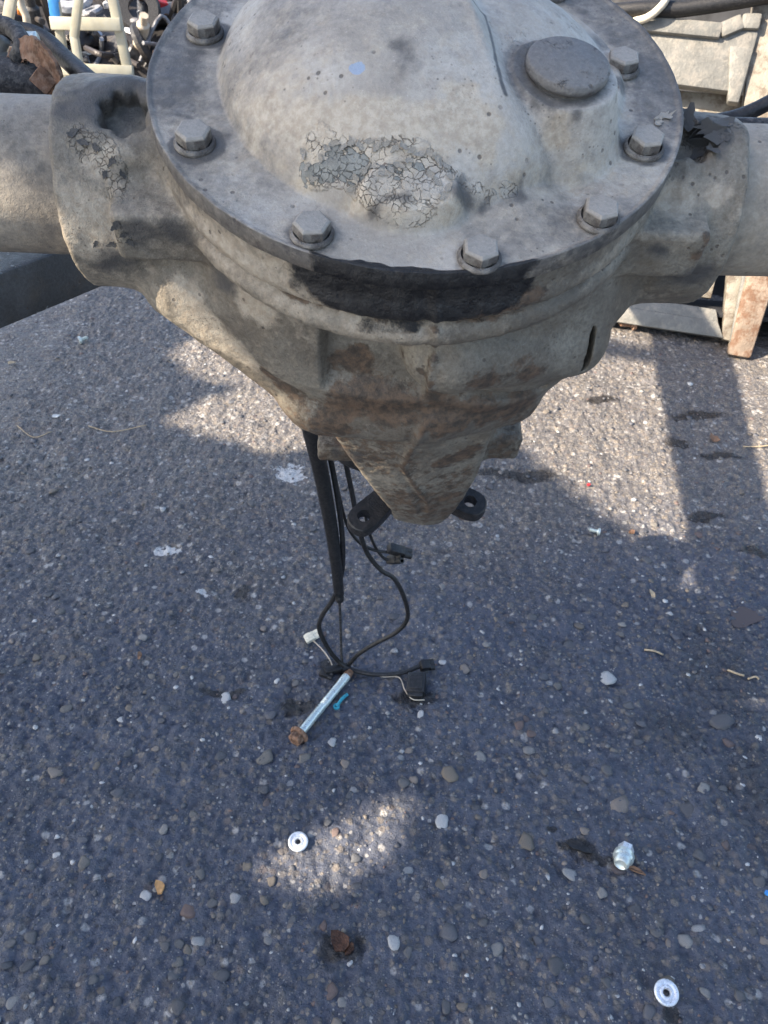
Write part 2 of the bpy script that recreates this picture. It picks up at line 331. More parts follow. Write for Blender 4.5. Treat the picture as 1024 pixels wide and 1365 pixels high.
# places on the castings (local x, v, w, radius) of dirt, rust, oil, peeling paint
SPOTS = {
 'housing': {
  'oil': [(-0.0492,-0.1172,-0.0134,0.0109),(-0.0361,-0.1218,-0.0185,0.0123),(-0.023,-0.1254,-0.0187,0.0136),(-0.0066,-0.1271,-0.0185,0.0142),(0.0089,-0.1276,-0.0106,0.015),(0.0251,-0.1246,-0.0098,0.0152),(0.0416,-0.1198,-0.0096,0.0103),(-0.0194,-0.1272,-0.0283,0.0076),(-0.0026,-0.1285,-0.0286,0.0086),(-0.0394,-0.1176,-0.0083,0.0084),(-0.0137,-0.1259,-0.0088,0.0133),(0.0068,-0.1294,-0.0225,0.0068)],
  'rust': [(-0.0313,-0.0933,-0.1013,0.0109),(-0.0233,-0.0934,-0.0946,0.0107),(-0.002,-0.1058,-0.0818,0.0071),(-0.0289,-0.102,-0.1234,0.0193),(-0.0073,-0.1034,-0.1313,0.0217),(0.0279,-0.1054,-0.1366,0.0198),(0.0465,-0.0986,-0.1409,0.0202),(0.0712,-0.0881,-0.1491,0.014),(-0.0664,-0.0877,-0.1368,0.0135),(-0.0421,-0.0991,-0.15,0.018),(0.0103,-0.1184,-0.0839,0.0063),(0.0176,-0.1048,-0.1212,0.0077),(0.03,-0.1238,-0.0204,0.0138),(0.0475,-0.1192,-0.0221,0.0123),(0.0212,-0.1263,-0.03,0.0087),(0.0269,-0.0652,-0.3209,0.017),(0.0483,-0.065,-0.296,0.0147),(0.0404,-0.0743,-0.2321,0.0186),(0.0517,-0.074,-0.2176,0.0104),(0.0076,-0.0831,-0.2194,0.0093),(0.0374,-0.1164,-0.0883,0.016),(0.0633,-0.1055,-0.0948,0.0124),(-0.0766,-0.0859,-0.1255,0.008),(0.0731,-0.0891,-0.1364,0.0082),(0.145,-0.0652,-0.0343,0.0068),(0.1442,-0.0658,-0.0471,0.0077),(-0.0374,-0.0316,-0.2866,0.0071)],
  'dust': [(-0.1662,-0.0505,-0.0383,0.0127),(-0.161,-0.0545,-0.0486,0.0136),(-0.1492,-0.0396,-0.0223,0.0125),(-0.1522,-0.0558,-0.0518,0.0106),(-0.1677,-0.0572,-0.0611,0.0108),(-0.1721,-0.0548,-0.0487,0.0107),(-0.091,-0.0888,-0.0151,0.0073),(-0.0766,-0.1013,-0.0159,0.0085),(-0.0629,-0.1108,-0.0172,0.0077),(-0.0529,-0.1161,-0.0204,0.0069),(-0.0996,-0.0786,-0.0096,0.0052),(-0.1205,-0.0657,-0.0939,0.0153),(-0.1122,-0.0704,-0.1097,0.0156),(-0.0838,-0.0823,-0.0691,0.0121),(-0.0762,-0.0873,-0.0744,0.0113),(-0.0433,-0.1158,-0.0369,0.0079),(-0.1235,-0.0626,-0.0858,0.0087),(-0.098,-0.0762,-0.1183,0.0133),(-0.0853,-0.0818,-0.1243,0.0133),(0.132,-0.0448,-0.0302,0.0129),(0.1533,-0.0403,-0.0239,0.0109)],
  'peel': [(-0.1543,-0.036,-0.019,0.0109),(-0.1478,-0.0414,-0.0251,0.0092),(-0.1427,-0.0494,-0.0315,0.0091),(-0.1615,-0.0316,-0.0165,0.0093),(-0.1453,-0.0657,-0.0379,0.0065),(-0.1459,-0.0655,-0.0475,0.0058),(-0.158,-0.0344,-0.0183,0.0076),(0.1475,-0.0109,-0.014,0.0126),(0.1548,-0.0063,-0.0106,0.0109),(0.1396,-0.0054,-0.0161,0.009),(0.1486,-0.0135,-0.0228,0.0081),(0.0294,-0.12,-0.0366,0.005),(0.045,-0.121,-0.0275,0.0043),(-0.1396,-0.0591,-0.0321,0.0049)],
  'soot': [(-0.1465,-0.0059,-0.0118,0.0192),(-0.1453,-0.0059,-0.007,0.013),(-0.1366,-0.008,-0.0099,0.0129),(-0.1589,-0.0124,-0.0079,0.0155),(-0.1386,-0.0015,-0.0066,0.013),(-0.1655,-0.0202,-0.0108,0.0103),(-0.1362,0.0252,-0.0217,0.0139),(0.1496,0.0108,-0.0186,0.0187),(0.1478,-0.0125,-0.0107,0.0134),(0.1441,-0.0571,-0.0688,0.0152),(0.158,-0.0574,-0.0625,0.0135),(-0.1571,-0.0566,-0.0715,0.0131),(-0.1335,-0.0661,-0.0417,0.0114),(-0.115,-0.0662,-0.0408,0.0104),(0.1243,-0.0658,-0.0405,0.0075),(-0.0283,-0.0727,-0.2325,0.0106),(-0.0403,-0.032,-0.2915,0.0119),(-0.0955,-0.0725,-0.0637,0.0106)],
  'flake': [(0.1391,-0.0049,-0.0115,0.0032),(0.1444,-0.0079,-0.0163,0.0041),(0.1478,-0.0125,-0.0107,0.0036),(0.1486,-0.0124,-0.0193,0.0041),(0.1517,-0.0186,-0.0112,0.0036),(0.1557,-0.01,-0.01,0.0032),(0.1396,0.0132,-0.0207,0.0033),(0.1465,-0.0156,-0.0235,0.0027),(0.1485,-0.0252,-0.014,0.0026),(-0.1663,-0.0292,-0.0156,0.003),(-0.1608,-0.0329,-0.0175,0.0025),(-0.1549,-0.0353,-0.0183,0.0025),(-0.1473,-0.0398,-0.0221,0.0025),(-0.1435,-0.0423,-0.0272,0.0021),(-0.1516,-0.0431,-0.0269,0.0021),(-0.1453,-0.0657,-0.0379,0.0029),(-0.143,-0.0658,-0.0433,0.0025),(-0.1536,-0.057,-0.0582,0.0026),(-0.1622,-0.0568,-0.0587,0.0022),(-0.1411,-0.066,-0.0478,0.0025)],
  'slot': [(0.0918,-0.0828,-0.0767,0.0021),(0.0951,-0.0832,-0.0832,0.0021),(0.0969,-0.0844,-0.089,0.0022),(0.0974,-0.0868,-0.0935,0.0022),(0.0966,-0.0894,-0.0979,0.0022),(0.0956,-0.0909,-0.1026,0.0022)],
  'seam': [(0.0069,-0.1286,-0.0109,0.0),(0.0083,-0.1307,-0.0281,0.0),(0.0109,-0.1158,-0.0663,0.0),(0.0116,-0.118,-0.0937,0.0),(0.0154,-0.1078,-0.1352,0.0),(0.0111,-0.1107,-0.1465,0.0),(0.0101,-0.0857,-0.2048,0.0),(0.0068,-0.0823,-0.2306,0.0),(0.0174,-0.0763,-0.2641,0.0),(0.0309,-0.07,-0.2998,0.0),(0.0348,-0.0668,-0.3279,0.0)],},
 'cover': {
  'flake': [(-0.0516,-0.0759,0.0137,0.0014),(-0.0499,-0.0804,0.0108,0.0018),(-0.0472,-0.0846,0.0082,0.0018),(-0.044,-0.0801,0.0146,0.0014),(-0.0415,-0.0775,0.0178,0.0014),(-0.0383,-0.0768,0.02,0.0017),(-0.0345,-0.0789,0.0199,0.0014),(-0.0314,-0.0781,0.0216,0.0017),(-0.0276,-0.0796,0.0215,0.0017),(-0.0239,-0.0788,0.0231,0.0014),(-0.0204,-0.0808,0.0223,0.0017),(-0.0166,-0.0805,0.0233,0.0014),(-0.0129,-0.0821,0.0225,0.0017),(-0.0095,-0.0811,0.0233,0.0014),(-0.006,-0.0824,0.0224,0.0017),(-0.0024,-0.0837,0.0214,0.0014),(0.0013,-0.0831,0.0217,0.0017),(0.0049,-0.0846,0.0202,0.0017),(0.0085,-0.0864,0.0181,0.0017),(0.011,-0.091,0.0166,0.0017),(0.0098,-0.0951,0.0147,0.0014),(0.0074,-0.0986,0.0129,0.0014),(-0.0211,-0.087,0.0173,0.0014),(-0.0179,-0.0905,0.0165,0.0017),(-0.0148,-0.089,0.0176,0.0014),(-0.0111,-0.0875,0.0189,0.0017),(-0.0071,-0.0859,0.0199,0.0014),(-0.0255,-0.0875,0.0153,0.0014),(-0.0289,-0.0891,0.0127,0.0017),(0.0025,-0.09,0.0169,0.0017),(0.0051,-0.0928,0.0152,0.0014),(-0.031,-0.0915,0.0092,0.0014),(0.12,-0.0208,-0.0003,0.0026),(0.1164,-0.0245,-0.0003,0.0017)],
  'peel': [(-0.045,-0.0794,0.0147,0.0091),(-0.0386,-0.0776,0.0191,0.0091),(-0.0275,-0.081,0.0204,0.0097),(-0.0165,-0.0836,0.021,0.0096),(-0.0056,-0.0836,0.0214,0.0089),(0.004,-0.0868,0.0189,0.0089),(0.0104,-0.0937,0.0154,0.0082),(-0.0305,-0.0882,0.013,0.0103),(-0.0148,-0.0914,0.0162,0.0116),(-0.0021,-0.097,0.0138,0.0108),(-0.0083,-0.1029,0.0109,0.0087),(-0.0209,-0.0972,0.0132,0.0095),(-0.0482,-0.0831,0.0093,0.0063),(0.0171,-0.0881,0.0149,0.0048),(0.0239,-0.0887,0.012,0.0035),(0.0379,-0.0849,0.0076,0.0057),(0.041,-0.0822,0.0094,0.005),(0.0297,-0.09,0.0056,0.0049),(-0.0401,-0.0841,0.013,0.0077)],
  'bare': [(-0.0402,-0.0794,0.0168,0.0049),(-0.0433,-0.0831,0.0122,0.0056),(-0.0353,-0.0846,0.0147,0.0069),(-0.0273,-0.0898,0.0125,0.0076),(-0.0149,-0.0862,0.0195,0.0055),(-0.0305,-0.0861,0.015,0.0055),(-0.004,-0.0836,0.0215,0.0048),(0.0073,-0.0906,0.0165,0.0027),(-0.0482,-0.0837,0.0086,0.0032),(-0.0258,-0.0862,0.0164,0.0055)],
  'dust': [(-0.0467,-0.0743,0.0181,0.0141),(-0.0214,-0.0772,0.0249,0.0156),(-0.0027,-0.0763,0.0268,0.0139),(0.013,-0.0738,0.0274,0.0122),(-0.0706,-0.0567,0.0133,0.013),(-0.0534,-0.0621,0.0232,0.0144),(-0.0341,-0.0675,0.0278,0.0141),(0.0226,-0.0754,0.0255,0.0105),(-0.0783,-0.0558,0.003,0.0113),(0.0159,-0.0595,0.0347,0.0086),(-0.0084,-0.1002,0.0124,0.0135),(-0.0303,-0.0939,0.0062,0.0103),(0.0406,-0.081,0.0122,0.0107),(0.0109,-0.1015,0.0086,0.0102),(-0.0533,-0.0822,0.0053,0.0106),(0.0599,-0.063,0.0217,0.011)],
  'soot': [(0.0445,-0.051,0.0303,0.0067),(0.0492,-0.0577,0.0281,0.0066),(0.0652,-0.061,0.0276,0.0074),(0.0175,-0.0918,0.0104,0.0062),(0.0281,-0.0913,0.0046,0.007),(0.0416,-0.086,0.0047,0.0079),(-0.0191,-0.1035,0.007,0.0047),(-0.0129,-0.1043,0.0092,0.004),(-0.0949,0.0169,0.0047,0.0096),(-0.1136,0.0138,0.0002,0.0096),(-0.1237,0.0199,-0.0002,0.008),(-0.11,-0.0324,0.0001,0.0056),(-0.0928,-0.0481,0.0006,0.007),(-0.0428,-0.1079,-0.0,0.0068),(0.0336,-0.1159,0.0004,0.0061),(-0.0079,-0.0554,0.0376,0.0078),(-0.0095,-0.0451,0.0408,0.0065),(0.1009,-0.0049,0.0022,0.0112),(0.1118,-0.012,-0.0004,0.0086),(0.0991,-0.0464,-0.0002,0.0064),(0.0928,0.0261,0.0055,0.009),(0.0441,-0.0339,0.0312,0.0069),(0.0912,0.0625,-0.0003,0.0087),(0.1135,0.0238,0.0001,0.0092)],
  'oil': [(-0.0297,-0.1259,0.001,0.0065),(-0.0141,-0.1257,-0.0002,0.0072),(0.0015,-0.126,0.0,0.0072),(0.0172,-0.1253,-0.0,0.0072),(0.03,-0.1234,-0.0001,0.0066),(-0.0391,-0.124,0.0009,0.0046),(0.0392,-0.1231,0.0013,0.004),(-0.0469,-0.1215,0.001,0.0026)],
  'scuff': [(-0.0261,-0.0463,0.0394,0.0044)],
  'rustedge': [(-0.0494,-0.1147,-0.0001,0.0033),(-0.0455,-0.1184,-0.0002,0.0027)],
  'crease': [(0.0204,-0.0101,0.044,0.0),(0.0268,-0.0095,0.0375,0.0),(0.0287,-0.026,0.0373,0.0),(0.0299,-0.0404,0.0363,0.0),(0.0317,-0.0519,0.0344,0.0),(0.0335,-0.0573,0.0323,0.0)],},}
# ---- signed-distance casting, meshed with surface nets
def smin(a, b, k):
    h = np.clip(.5 + .5 * (b - a) / k, 0, 1); return b * (1 - h) + a * h - k * h * (1 - h)
def smax(a, b, k): return -smin(-a, -b, k)

def sd_box(X, V, W, c, h, r):
    qx, qv, qw = abs(X - c[0]) - h[0] + r, abs(V - c[1]) - h[1] + r, abs(W - c[2]) - h[2] + r
    return np.sqrt(np.maximum(qx, 0) ** 2 + np.maximum(qv, 0) ** 2 + np.maximum(qw, 0) ** 2) + np.minimum(np.maximum(qx, np.maximum(qv, qw)), 0) - r

def sd_cap(X, V, W, a, b, ra, rb):
    a = np.array(a, np.float32); ab = np.array(b, np.float32) - a
    t = np.clip(((X - a[0]) * ab[0] + (V - a[1]) * ab[1] + (W - a[2]) * ab[2]) / float(ab @ ab), 0, 1)
    return np.sqrt((X - a[0] - t * ab[0]) ** 2 + (V - a[1] - t * ab[1]) ** 2 + (W - a[2] - t * ab[2]) ** 2) - (ra + (rb - ra) * t)

def housing_sdf(X, V, W):
    f32 = np.float32
    # bowl (belly), elliptical sections along w
    wk = [-.215, -.195, -.172, -.15, -.12, -.09, -.06, -.035, 0]
    a = np.interp(W, wk, [.068, .080, .096, .112, .130, .140, .127, .117, .116]).astype(f32)
    b = np.interp(W, wk, [.066, .082, .094, .101, .105, .103, .101, .103, .112]).astype(f32)
    xc = np.interp(W, wk, [.022, .018, .013, .007, .005, .004, .002, 0, 0]).astype(f32)
    fr = (V < 0)
    # ridges, steps and the recessed panel on the viewer's face
    side = (.5 + .5 * np.tanh((X - .0135 - (W + .12) * .05) / .0016)).astype(f32)           # right of the casting seam
    g = lambda c, s: np.exp(-((W - c) / s) ** 2).astype(f32)
    st = lambda q, a0, a1: np.clip((q - a0) / (a1 - a0), 0, 1).astype(f32)
    panel = st(X, -.047, -.042) * st(-X, -.012, -.009) * st(W, -.122, -.112) * st(-W, .052, .060)
    d = ((abs((X - xc) / a) ** 2.3 + abs(V / b) ** 2.3) ** (1 / 2.3) - 1) * np.minimum(a, b) + fr * .0085 * panel
    d = smin(d, sd_cap(X, V, W, (.022, -.0945, -.083), (.094, -.066, -.108), .0265, .0235), .004)
    d = smin(d, sd_cap(X, V, W, (.020, -.0800, -.148), (.066, -.062, -.160), .0285, .0255), .003)
    d = smin(d, sd_cap(X, V, W, (-.046, -.0720, -.158), (.010, -.0800, -.150), .0275, .0285), .004)
    d = smin(d, sd_cap(X, V, W, (-.122, -.035, -.098), (-.052, -.060, -.155), .0300, .0270), .010)
    d = smax(d, -sd_cap(X, V, W, (.019, -.1120, -.1140), (.082, -.0845, -.1330), .0065, .0050), .003)      # groove between the ribs
    d = smax(d, -(np.sqrt((X - .1015) ** 2 * 30 + (V + .080) ** 2 * .45 + (W + .100) ** 2 * .45) - .0105), .0015)
    d = smax(d, smax(-W - .190, W + .006, .01), .006)
    # flange wall under the cover, with its two beads
    rr = np.sqrt(X * X + V * V)
    d = smin(d, smax(rr - .1272, np.maximum(W + .0086, -.024 - W), .0015), .005)
    d = smin(d, np.sqrt((rr - .1225) ** 2 + (W + .0275) ** 2) - .0062, .004)
    d = smin(d, np.sqrt((rr - .1200) ** 2 + (W + .0440) ** 2) - .0078, .005)
    # hubs the tubes are pressed into
    rt = np.sqrt(V * V + (W + .065) ** 2)
    xe = np.where(X > 0, abs(X) + .010, abs(X))                       # the right hub ends a little sooner
    cut = (V * .55 + (W + .065) * .835) - np.where(X > 0, .0435, .0505)  # tops machined flatter
    d = smin(d, smax(smax(rt - .0550, xe - .178, .005), cut, .010), .010)
    d = smin(d, smax(smax(rt - .0570, np.maximum(xe - .1775, .144 - xe), .003), cut, .010), .005)
    # square pads in front of the hubs, bosses with a worn pit on top
    for sx in (-1, 1):
        d = smin(d, sd_box(X, V, W, (sx * .122, -.032, -.047), (.027, .034, .0150), .004), .005)
        cz = -.0175 if sx < 0 else -.0215
        tn_ = (V + .016) * -.33 + (W - cz) * .944
        q = np.sqrt(np.maximum((X - sx * (.143 if sx < 0 else .139)) ** 2 + (V + .016) ** 2 + (W - cz) ** 2 - tn_ ** 2, 0))
        if sx < 0: d = smin(d, np.sqrt((q - .0170) ** 2 + tn_ ** 2) - .0048, .007)
        d = smax(d, -smax(q - (.0115 + .0015 * np.sin(7 * np.arctan2(V + .016, X - sx * .143))), (-.0045 if sx < 0 else -.0020) - tn_, .0015), .002)
    # pinion nose
    r = np.interp(W, [-.36, -.335, -.285, -.20, -.15], [.036, .0445, .0585, .068, .085]).astype(f32)
    xn = np.interp(W, [-.36, -.15], [.029, .022]).astype(f32)
    nose = smax((np.sqrt((X - xn) ** 2 + V * V) - r) * .95, np.maximum(-.358 - W, W + .12), .006)
    d = smin(d, nose, .010)
    # keel under the nose
    xk = np.interp(W, [-.364, -.335, -.27, -.20], [.029, .031, .0235, .011]).astype(f32); hw = np.interp(W, [-.364, -.335, -.27, -.20], [.021, .028, .0435, .055]).astype(f32)
    vf = np.interp(W, [-.365, -.31, -.18], [.058, .069, .088]).astype(f32)
    xs_ = np.interp(W, [-.365, -.25, -.18], [.036, .007, .014]).astype(f32)
    ridge = np.clip(abs(X - xs_) / .05, 0, 1.6) * .010
    keel = smax(smax(abs(X - xk) - hw, -vf - V + ridge, .006), np.maximum(np.maximum(-.364 - W, W + .14), V + .020), .006)
    d = smin(d, keel, .003)
    # mounting lugs either side of the nose
    d = smin(d, sd_box(X, V, W, (-.032, -.012, -.294), (.024, .020, .010), .003), .008)
    d = smin(d, sd_box(X, V, W, (.080, -.012, -.278), (.023, .022, .014), .004), .010)
    return d

def surface_nets(Fv, org, h):
    nx, ny, nz = Fv.shape; ins = Fv < 0
    c = sum(ins[i:nx - 1 + i, j:ny - 1 + j, k:nz - 1 + k].astype(np.int8) for i in (0, 1) for j in (0, 1) for k in (0, 1))
    act = (c > 0) & (c < 8); I, J, K = np.nonzero(act)
    idx = -np.ones(act.shape, np.int32); idx[I, J, K] = np.arange(len(I))
    corner = {(i, j, k): Fv[I + i, J + j, K + k] for i in (0, 1) for j in (0, 1) for k in (0, 1)}
    acc = np.zeros((len(I), 3)); cnt = np.zeros(len(I))
    for ax in range(3):
        for u in (0, 1):
            for v_ in (0, 1):
                p0 = [0, 0, 0]; o = [q for q in range(3) if q != ax]; p0[o[0]] = u; p0[o[1]] = v_
                p1 = list(p0); p1[ax] = 1; fa, fb = corner[tuple(p0)], corner[tuple(p1)]
                m = (fa < 0) != (fb < 0); tt = np.where(m, fa / np.where(m, fa - fb, 1), 0)
                pt = np.tile(np.array(p0, float), (len(I), 1)); pt[:, ax] = tt
                acc[m] += pt[m]; cnt[m] += 1
    Vv = (np.stack([I, J, K], 1) + acc / cnt[:, None]) * h + np.array(org)
    faces = []
    for ax in range(3):
        sl0 = [slice(None)] * 3; sl1 = [slice(None)] * 3; sl0[ax] = slice(0, -1); sl1[ax] = slice(1, None)
        A, B = ins[tuple(sl0)], ins[tuple(sl1)]; e = A != B
        P = np.stack(np.nonzero(e), 1); o = [(ax + 1) % 3, (ax + 2) % 3]
        ok = (P[:, o[0]] > 0) & (P[:, o[1]] > 0) & (P[:, o[0]] < Fv.shape[o[0]] - 1) & (P[:, o[1]] < Fv.shape[o[1]] - 1); P = P[ok]
        def q(du, dv):
            Q = P.copy(); Q[:, o[0]] -= du; Q[:, o[1]] -= dv; return idx[Q[:, 0], Q[:, 1], Q[:, 2]]
        quad = np.stack([q(1, 1), q(0, 1), q(0, 0), q(1, 0)], 1)
        flip = ~A[P[:, 0], P[:, 1], P[:, 2]]
        quad[flip] = quad[flip][:, ::-1]; faces.append(quad)
    return Vv, np.concatenate(faces)

HS = 0.0015
gx = np.arange(-.205, .2051, HS, dtype=np.float32); gv = np.arange(-.150, .1501, HS, dtype=np.float32); gw = np.arange(-.372, .0101, HS, dtype=np.float32)
GX, GV, GW = np.meshgrid(gx, gv, gw, indexing='ij', sparse=True)
HV, HF = surface_nets(np.ascontiguousarray(housing_sdf(GX, GV, GW)).astype(np.float32), (gx[0], gv[0], gw[0]), HS)
# exact normals from the field, then a rough sand-cast surface
e = 6e-4
def fpts(P): return housing_sdf(P[:, 0].astype(np.float32), P[:, 1].astype(np.float32), P[:, 2].astype(np.float32))
def fgrad(P):
    g = np.stack([fpts(P + np.eye(3)[i] * e * 2) - fpts(P - np.eye(3)[i] * e * 2) for i in range(3)], 1)
    return g / np.maximum(np.linalg.norm(g, axis=1, keepdims=True), 1e-9)
HN = fgrad(HV)
disp = .0006 * fbm(HV, 30, 3, 3) + .00045 * fbm(HV, 130, 3, 9) + .00035 * fbm(HV, 330, 2, 13)
cav = np.clip((.007 - fpts(HV + HN * .007)) / .007, 0, 1)          # corner grime, also painted in to add shading contrast in recesses
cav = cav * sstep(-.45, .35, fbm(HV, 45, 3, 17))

# casting seam: a thin raised line running down the belly and the keel
def seam_mask(P, pts, r):
    best = np.full(len(P), 9.0)
    for a, b in zip(pts, pts[1:]):
        a, b = np.array(a), np.array(b); ab = b - a; tt = np.clip(((P - a) @ ab) / (ab @ ab), 0, 1)
        best = np.minimum(best, np.linalg.norm(P - a - tt[:, None] * ab, axis=1))
    return np.exp(-(best / r) ** 2)
SEAM = [q[:3] for q in SPOTS['housing']['seam']]
if SEAM: disp = disp + .0030 * seam_mask(HV, SEAM, .0022) - .0016 * seam_mask(HV + np.array([.005, 0, 0]), SEAM, .0030)
HP = HV + HN * disp[:, None]
hm = mesh_np('housing', HP, HF)
def paint(me, P, spots, extra=None, seed=50):
    for nm in (extra or {}):
        if nm not in spots: attr(me, nm, extra[nm])
    for k, (nm, L) in enumerate(sorted(spots.items())):
        if nm in ('seam', 'crease', 'flake'): continue
        m = patches(P, L, seed + k * 3, 1.35 if nm == 'oil' else 1.0)
        if extra and nm in extra: m = np.maximum(m, extra[nm])
        attr(me, nm, m)
hx = dict(dust=.28 + .4 * fbm(HP, 13, 3, 61) + .25 * np.exp(-((HP[:, 2] + .03) / .016) ** 2), rust=np.maximum(.20 + .36 * fbm(HP, 16, 3, 62) + .22 * sstep(-.11, -.17, HP[:, 2]), .9 * cav), soot=.12 + .25 * fbm(HP, 11, 3, 63) + .3 * sstep(-.29, -.35, HP[:, 2]))  # cavity term in rust doubles as painted recess shading
if SEAM: hx['rust'] = np.maximum(hx['rust'], .75 * seam_mask(HP, SEAM, .004))
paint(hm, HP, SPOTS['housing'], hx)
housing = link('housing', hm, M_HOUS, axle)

# ---- curled flakes of paint lifting off the castings
def flake_mesh(seed):
    r = random.Random(seed); bm = bmesh.new(); n = 15
    out = [(math.cos(2 * math.pi * k / n) * r.uniform(.5, 1.5), math.sin(2 * math.pi * k / n) * r.uniform(.35, .9)) for k in range(n)]
    def z(x, y): return .22 * x * x * (1 if x > 0 else .3) + .35 * max(0, y) ** 2 + .06 * math.sin(3 * x + seed) - .10
    top = [bm.verts.new((x, y, z(x, y) + .05)) for x, y in out]; bot = [bm.verts.new((x, y, z(x, y))) for x, y in out]
    ti = [bm.verts.new((x * .5, y * .5, z(x * .5, y * .5) + .05)) for x, y in out]; bi = [bm.verts.new((x * .5, y * .5, z(x * .5, y * .5))) for x, y in out]
    for k in range(n):
        j = (k + 1) % n
        bm.faces.new((top[k], top[j], ti[j], ti[k])); bm.faces.new((bot[j], bot[k], bi[k], bi[j])); bm.faces.new((bot[k], bot[j], top[j], top[k]))
    bm.faces.new(ti); bm.faces.new(bi[::-1]); bmesh.ops.recalc_face_normals(bm, faces=bm.faces)
    me = bpy.data.meshes.new('paint_flake'); bm.to_mesh(me); bm.free(); return me
flakes = [flake_mesh(k) for k in range(5)]
def add_flakes(parent, spots, m, nf):
    fl = [f.copy() for f in flakes]
    for f in fl: f.materials.append(m)
    for k, q in enumerate(spots):
        p = np.array([q[:3]]); nn = Vector(nf(p)[0]); me = fl[k % 5]
        o = bpy.data.objects.new('paint_flake', me); COL.objects.link(o); o.parent = parent
        R = nn.to_track_quat('Z', 'Y').to_matrix() @ Matrix.Rotation(random.uniform(0, 6.28), 3, 'Z') @ Matrix.Rotation(random.uniform(-.22, .22), 3, 'X')
        o.matrix_local = Matrix.Translation(Vector(q[:3]) + nn * .0006) @ R.to_4x4() @ Matrix.Scale(max(q[3], .002) * (1.7 if q[0] > .11 else 1), 4)
add_flakes(housing, SPOTS['housing'].get('flake', []), simple('loose_grey_paint', (.105, .104, .102), .75, 0, .3, 200, .0006, 600), fgrad)
# ---- axle tubes
def tube_mesh(x0, x1, r0, r1, seg=96, n=60):
    xs = np.linspace(x0, x1, n); th = np.linspace(0, 2 * np.pi, seg, endpoint=False)
    Xg, Tg = np.meshgrid(xs, th, indexing='ij'); Rg = np.interp(Xg, sorted((x0, x1)), (r0, r1) if x0 < x1 else (r1, r0))
    P = np.stack([Xg, Rg * np.cos(Tg), -.065 + Rg * np.sin(Tg)], -1).reshape(-1, 3)
    nrm = np.stack([0 * Xg, np.cos(Tg), np.sin(Tg)], -1).reshape(-1, 3)
    P = P + nrm * (.0004 * fbm(P, 60, 3, 5))[:, None]
    i, j = np.meshgrid(np.arange(n - 1), np.arange(seg), indexing='ij'); j2 = (j + 1) % seg
    F = np.stack([i * seg + j, i * seg + j2, (i + 1) * seg + j2, (i + 1) * seg + j], -1).reshape(-1, 4)
    return P, (F if x0 < x1 else F[:, ::-1])
for sx in (-1, 1):
    P, F = tube_mesh(sx * .14, sx * .62, .0405, .0405)
    me = mesh_np('axle_tube', P, F[:, ::-1])
    attr(me, 'dust', .28 + .25 * fbm(P, 14, 3, 2) + .25 * sstep(.02, -.045, P[:, 1]) * (P[:, 2] > -.09))
    attr(me, 'rust', .10 + .22 * sstep(-.07, -.105, P[:, 2]) + .25 * sstep(.195, .178, abs(P[:, 0]) + (P[:, 0] > 0) * .010))
    attr(me, 'soot', .22 + .45 * fbm(P, 17, 4, 15) + .25 * sstep(-.085, -.108, P[:, 2]))
    link('axle_tube', me, M_TUBE, axle)

BOLTS = [(-.1066, .0295), (-.1023, -.0545), (-.0471, -.1095), (.0233, -.1205), (.0773, -.0945), (.1054, -.0457), (.1032, .0149), (.074, .080), (.012, .113), (-.06, .098)]
# ---- differential cover: a pressed dome as a polar height field
PLX, PLV = .0620, -.0375
def smax_(a, b, k):
    q = np.clip(.5 + .5 * (a - b) / k, 0, 1); return b * (1 - q) + a * q + k * q * (1 - q)
def cover_h(x, v):
    r = np.hypot(x, v)
    ang = np.arctan2(v, x)
    R0 = .0995 + .003 * np.sin(3 * ang + .6) - .004 * np.exp(-((ang + 1.05) / .35) ** 2) + .003 * np.exp(-((ang - .1) / .4) ** 2)
    t = np.clip(1 - (r / R0) ** 2.3, 0, 1)
    h = .046 * t ** .78
    h = h * sstep(0, .10, t) ** .5
    # lower shelf to the right of the crease, carrying the plug
    cre = x - (.0165 - .28 * v)
    sh = sstep(-.004, .012, cre) * sstep(-.075, -.03, v)
    h = h - .008 * sh * sstep(.0, .25, t)
    h = h + .0016 * np.exp(-(cre / .004) ** 2) * sstep(-.05, -.02, v) * sstep(0, .2, t)
    # level boss towards the viewer, bulge beside it
    h = smax_(h, (.0165 + .42 * (v + .094)) * (1 - sstep(.72, 1.05, np.hypot((x + .006) / .0265, (v + .0945) / .0135))) - .002, .003)
    h = h + .006 * np.exp(-(((x - .040) / .022) ** 2 + ((v + .072) / .026) ** 2))
    h = h - .004 * np.exp(-(((x - .066) / .016) ** 2 + ((v + .058) / .03) ** 2))
    h = h + .003 * np.exp(-(((x + .05) / .03) ** 2 + ((v + .05) / .03) ** 2))
    h = smax_(h, .0285 - 3.2 * np.maximum(np.hypot(x - PLX, v - PLV) - .0235, 0), .012)
    h = h + .0012 * sstep(.1275, .1292, r)
    return h
NR, NTH = 190, 760
rr = np.concatenate([np.linspace(.0004, .1302, NR), [.1305, .1307, .1303, .1200]])
th = np.linspace(0, 2 * np.pi, NTH, endpoint=False)
RG, TG = np.meshgrid(rr, th, indexing='ij'); cx, cv = RG * np.cos(TG), RG * np.sin(TG)
ch = cover_h(cx, cv)
ch[NR] = ch[NR - 1] - .0005; ch[NR + 1] = -.0078; ch[NR + 2] = -.0084; ch[NR + 3] = -.0084
P = np.stack([cx, cv, ch], -1).reshape(-1, 3)
dz = .0009 * fbm(P, 28, 4, 21) + .00035 * fbm(P, 160, 3, 25)
P[:NR * NTH, 2] += dz[:NR * NTH]
edge_n = fbm(P, 70, 3, 31) * .0005
P[:, :2] *= (1 + (edge_n / np.maximum(np.hypot(P[:, 0], P[:, 1]), .01)) * (RG.ravel() > .126))[:, None]
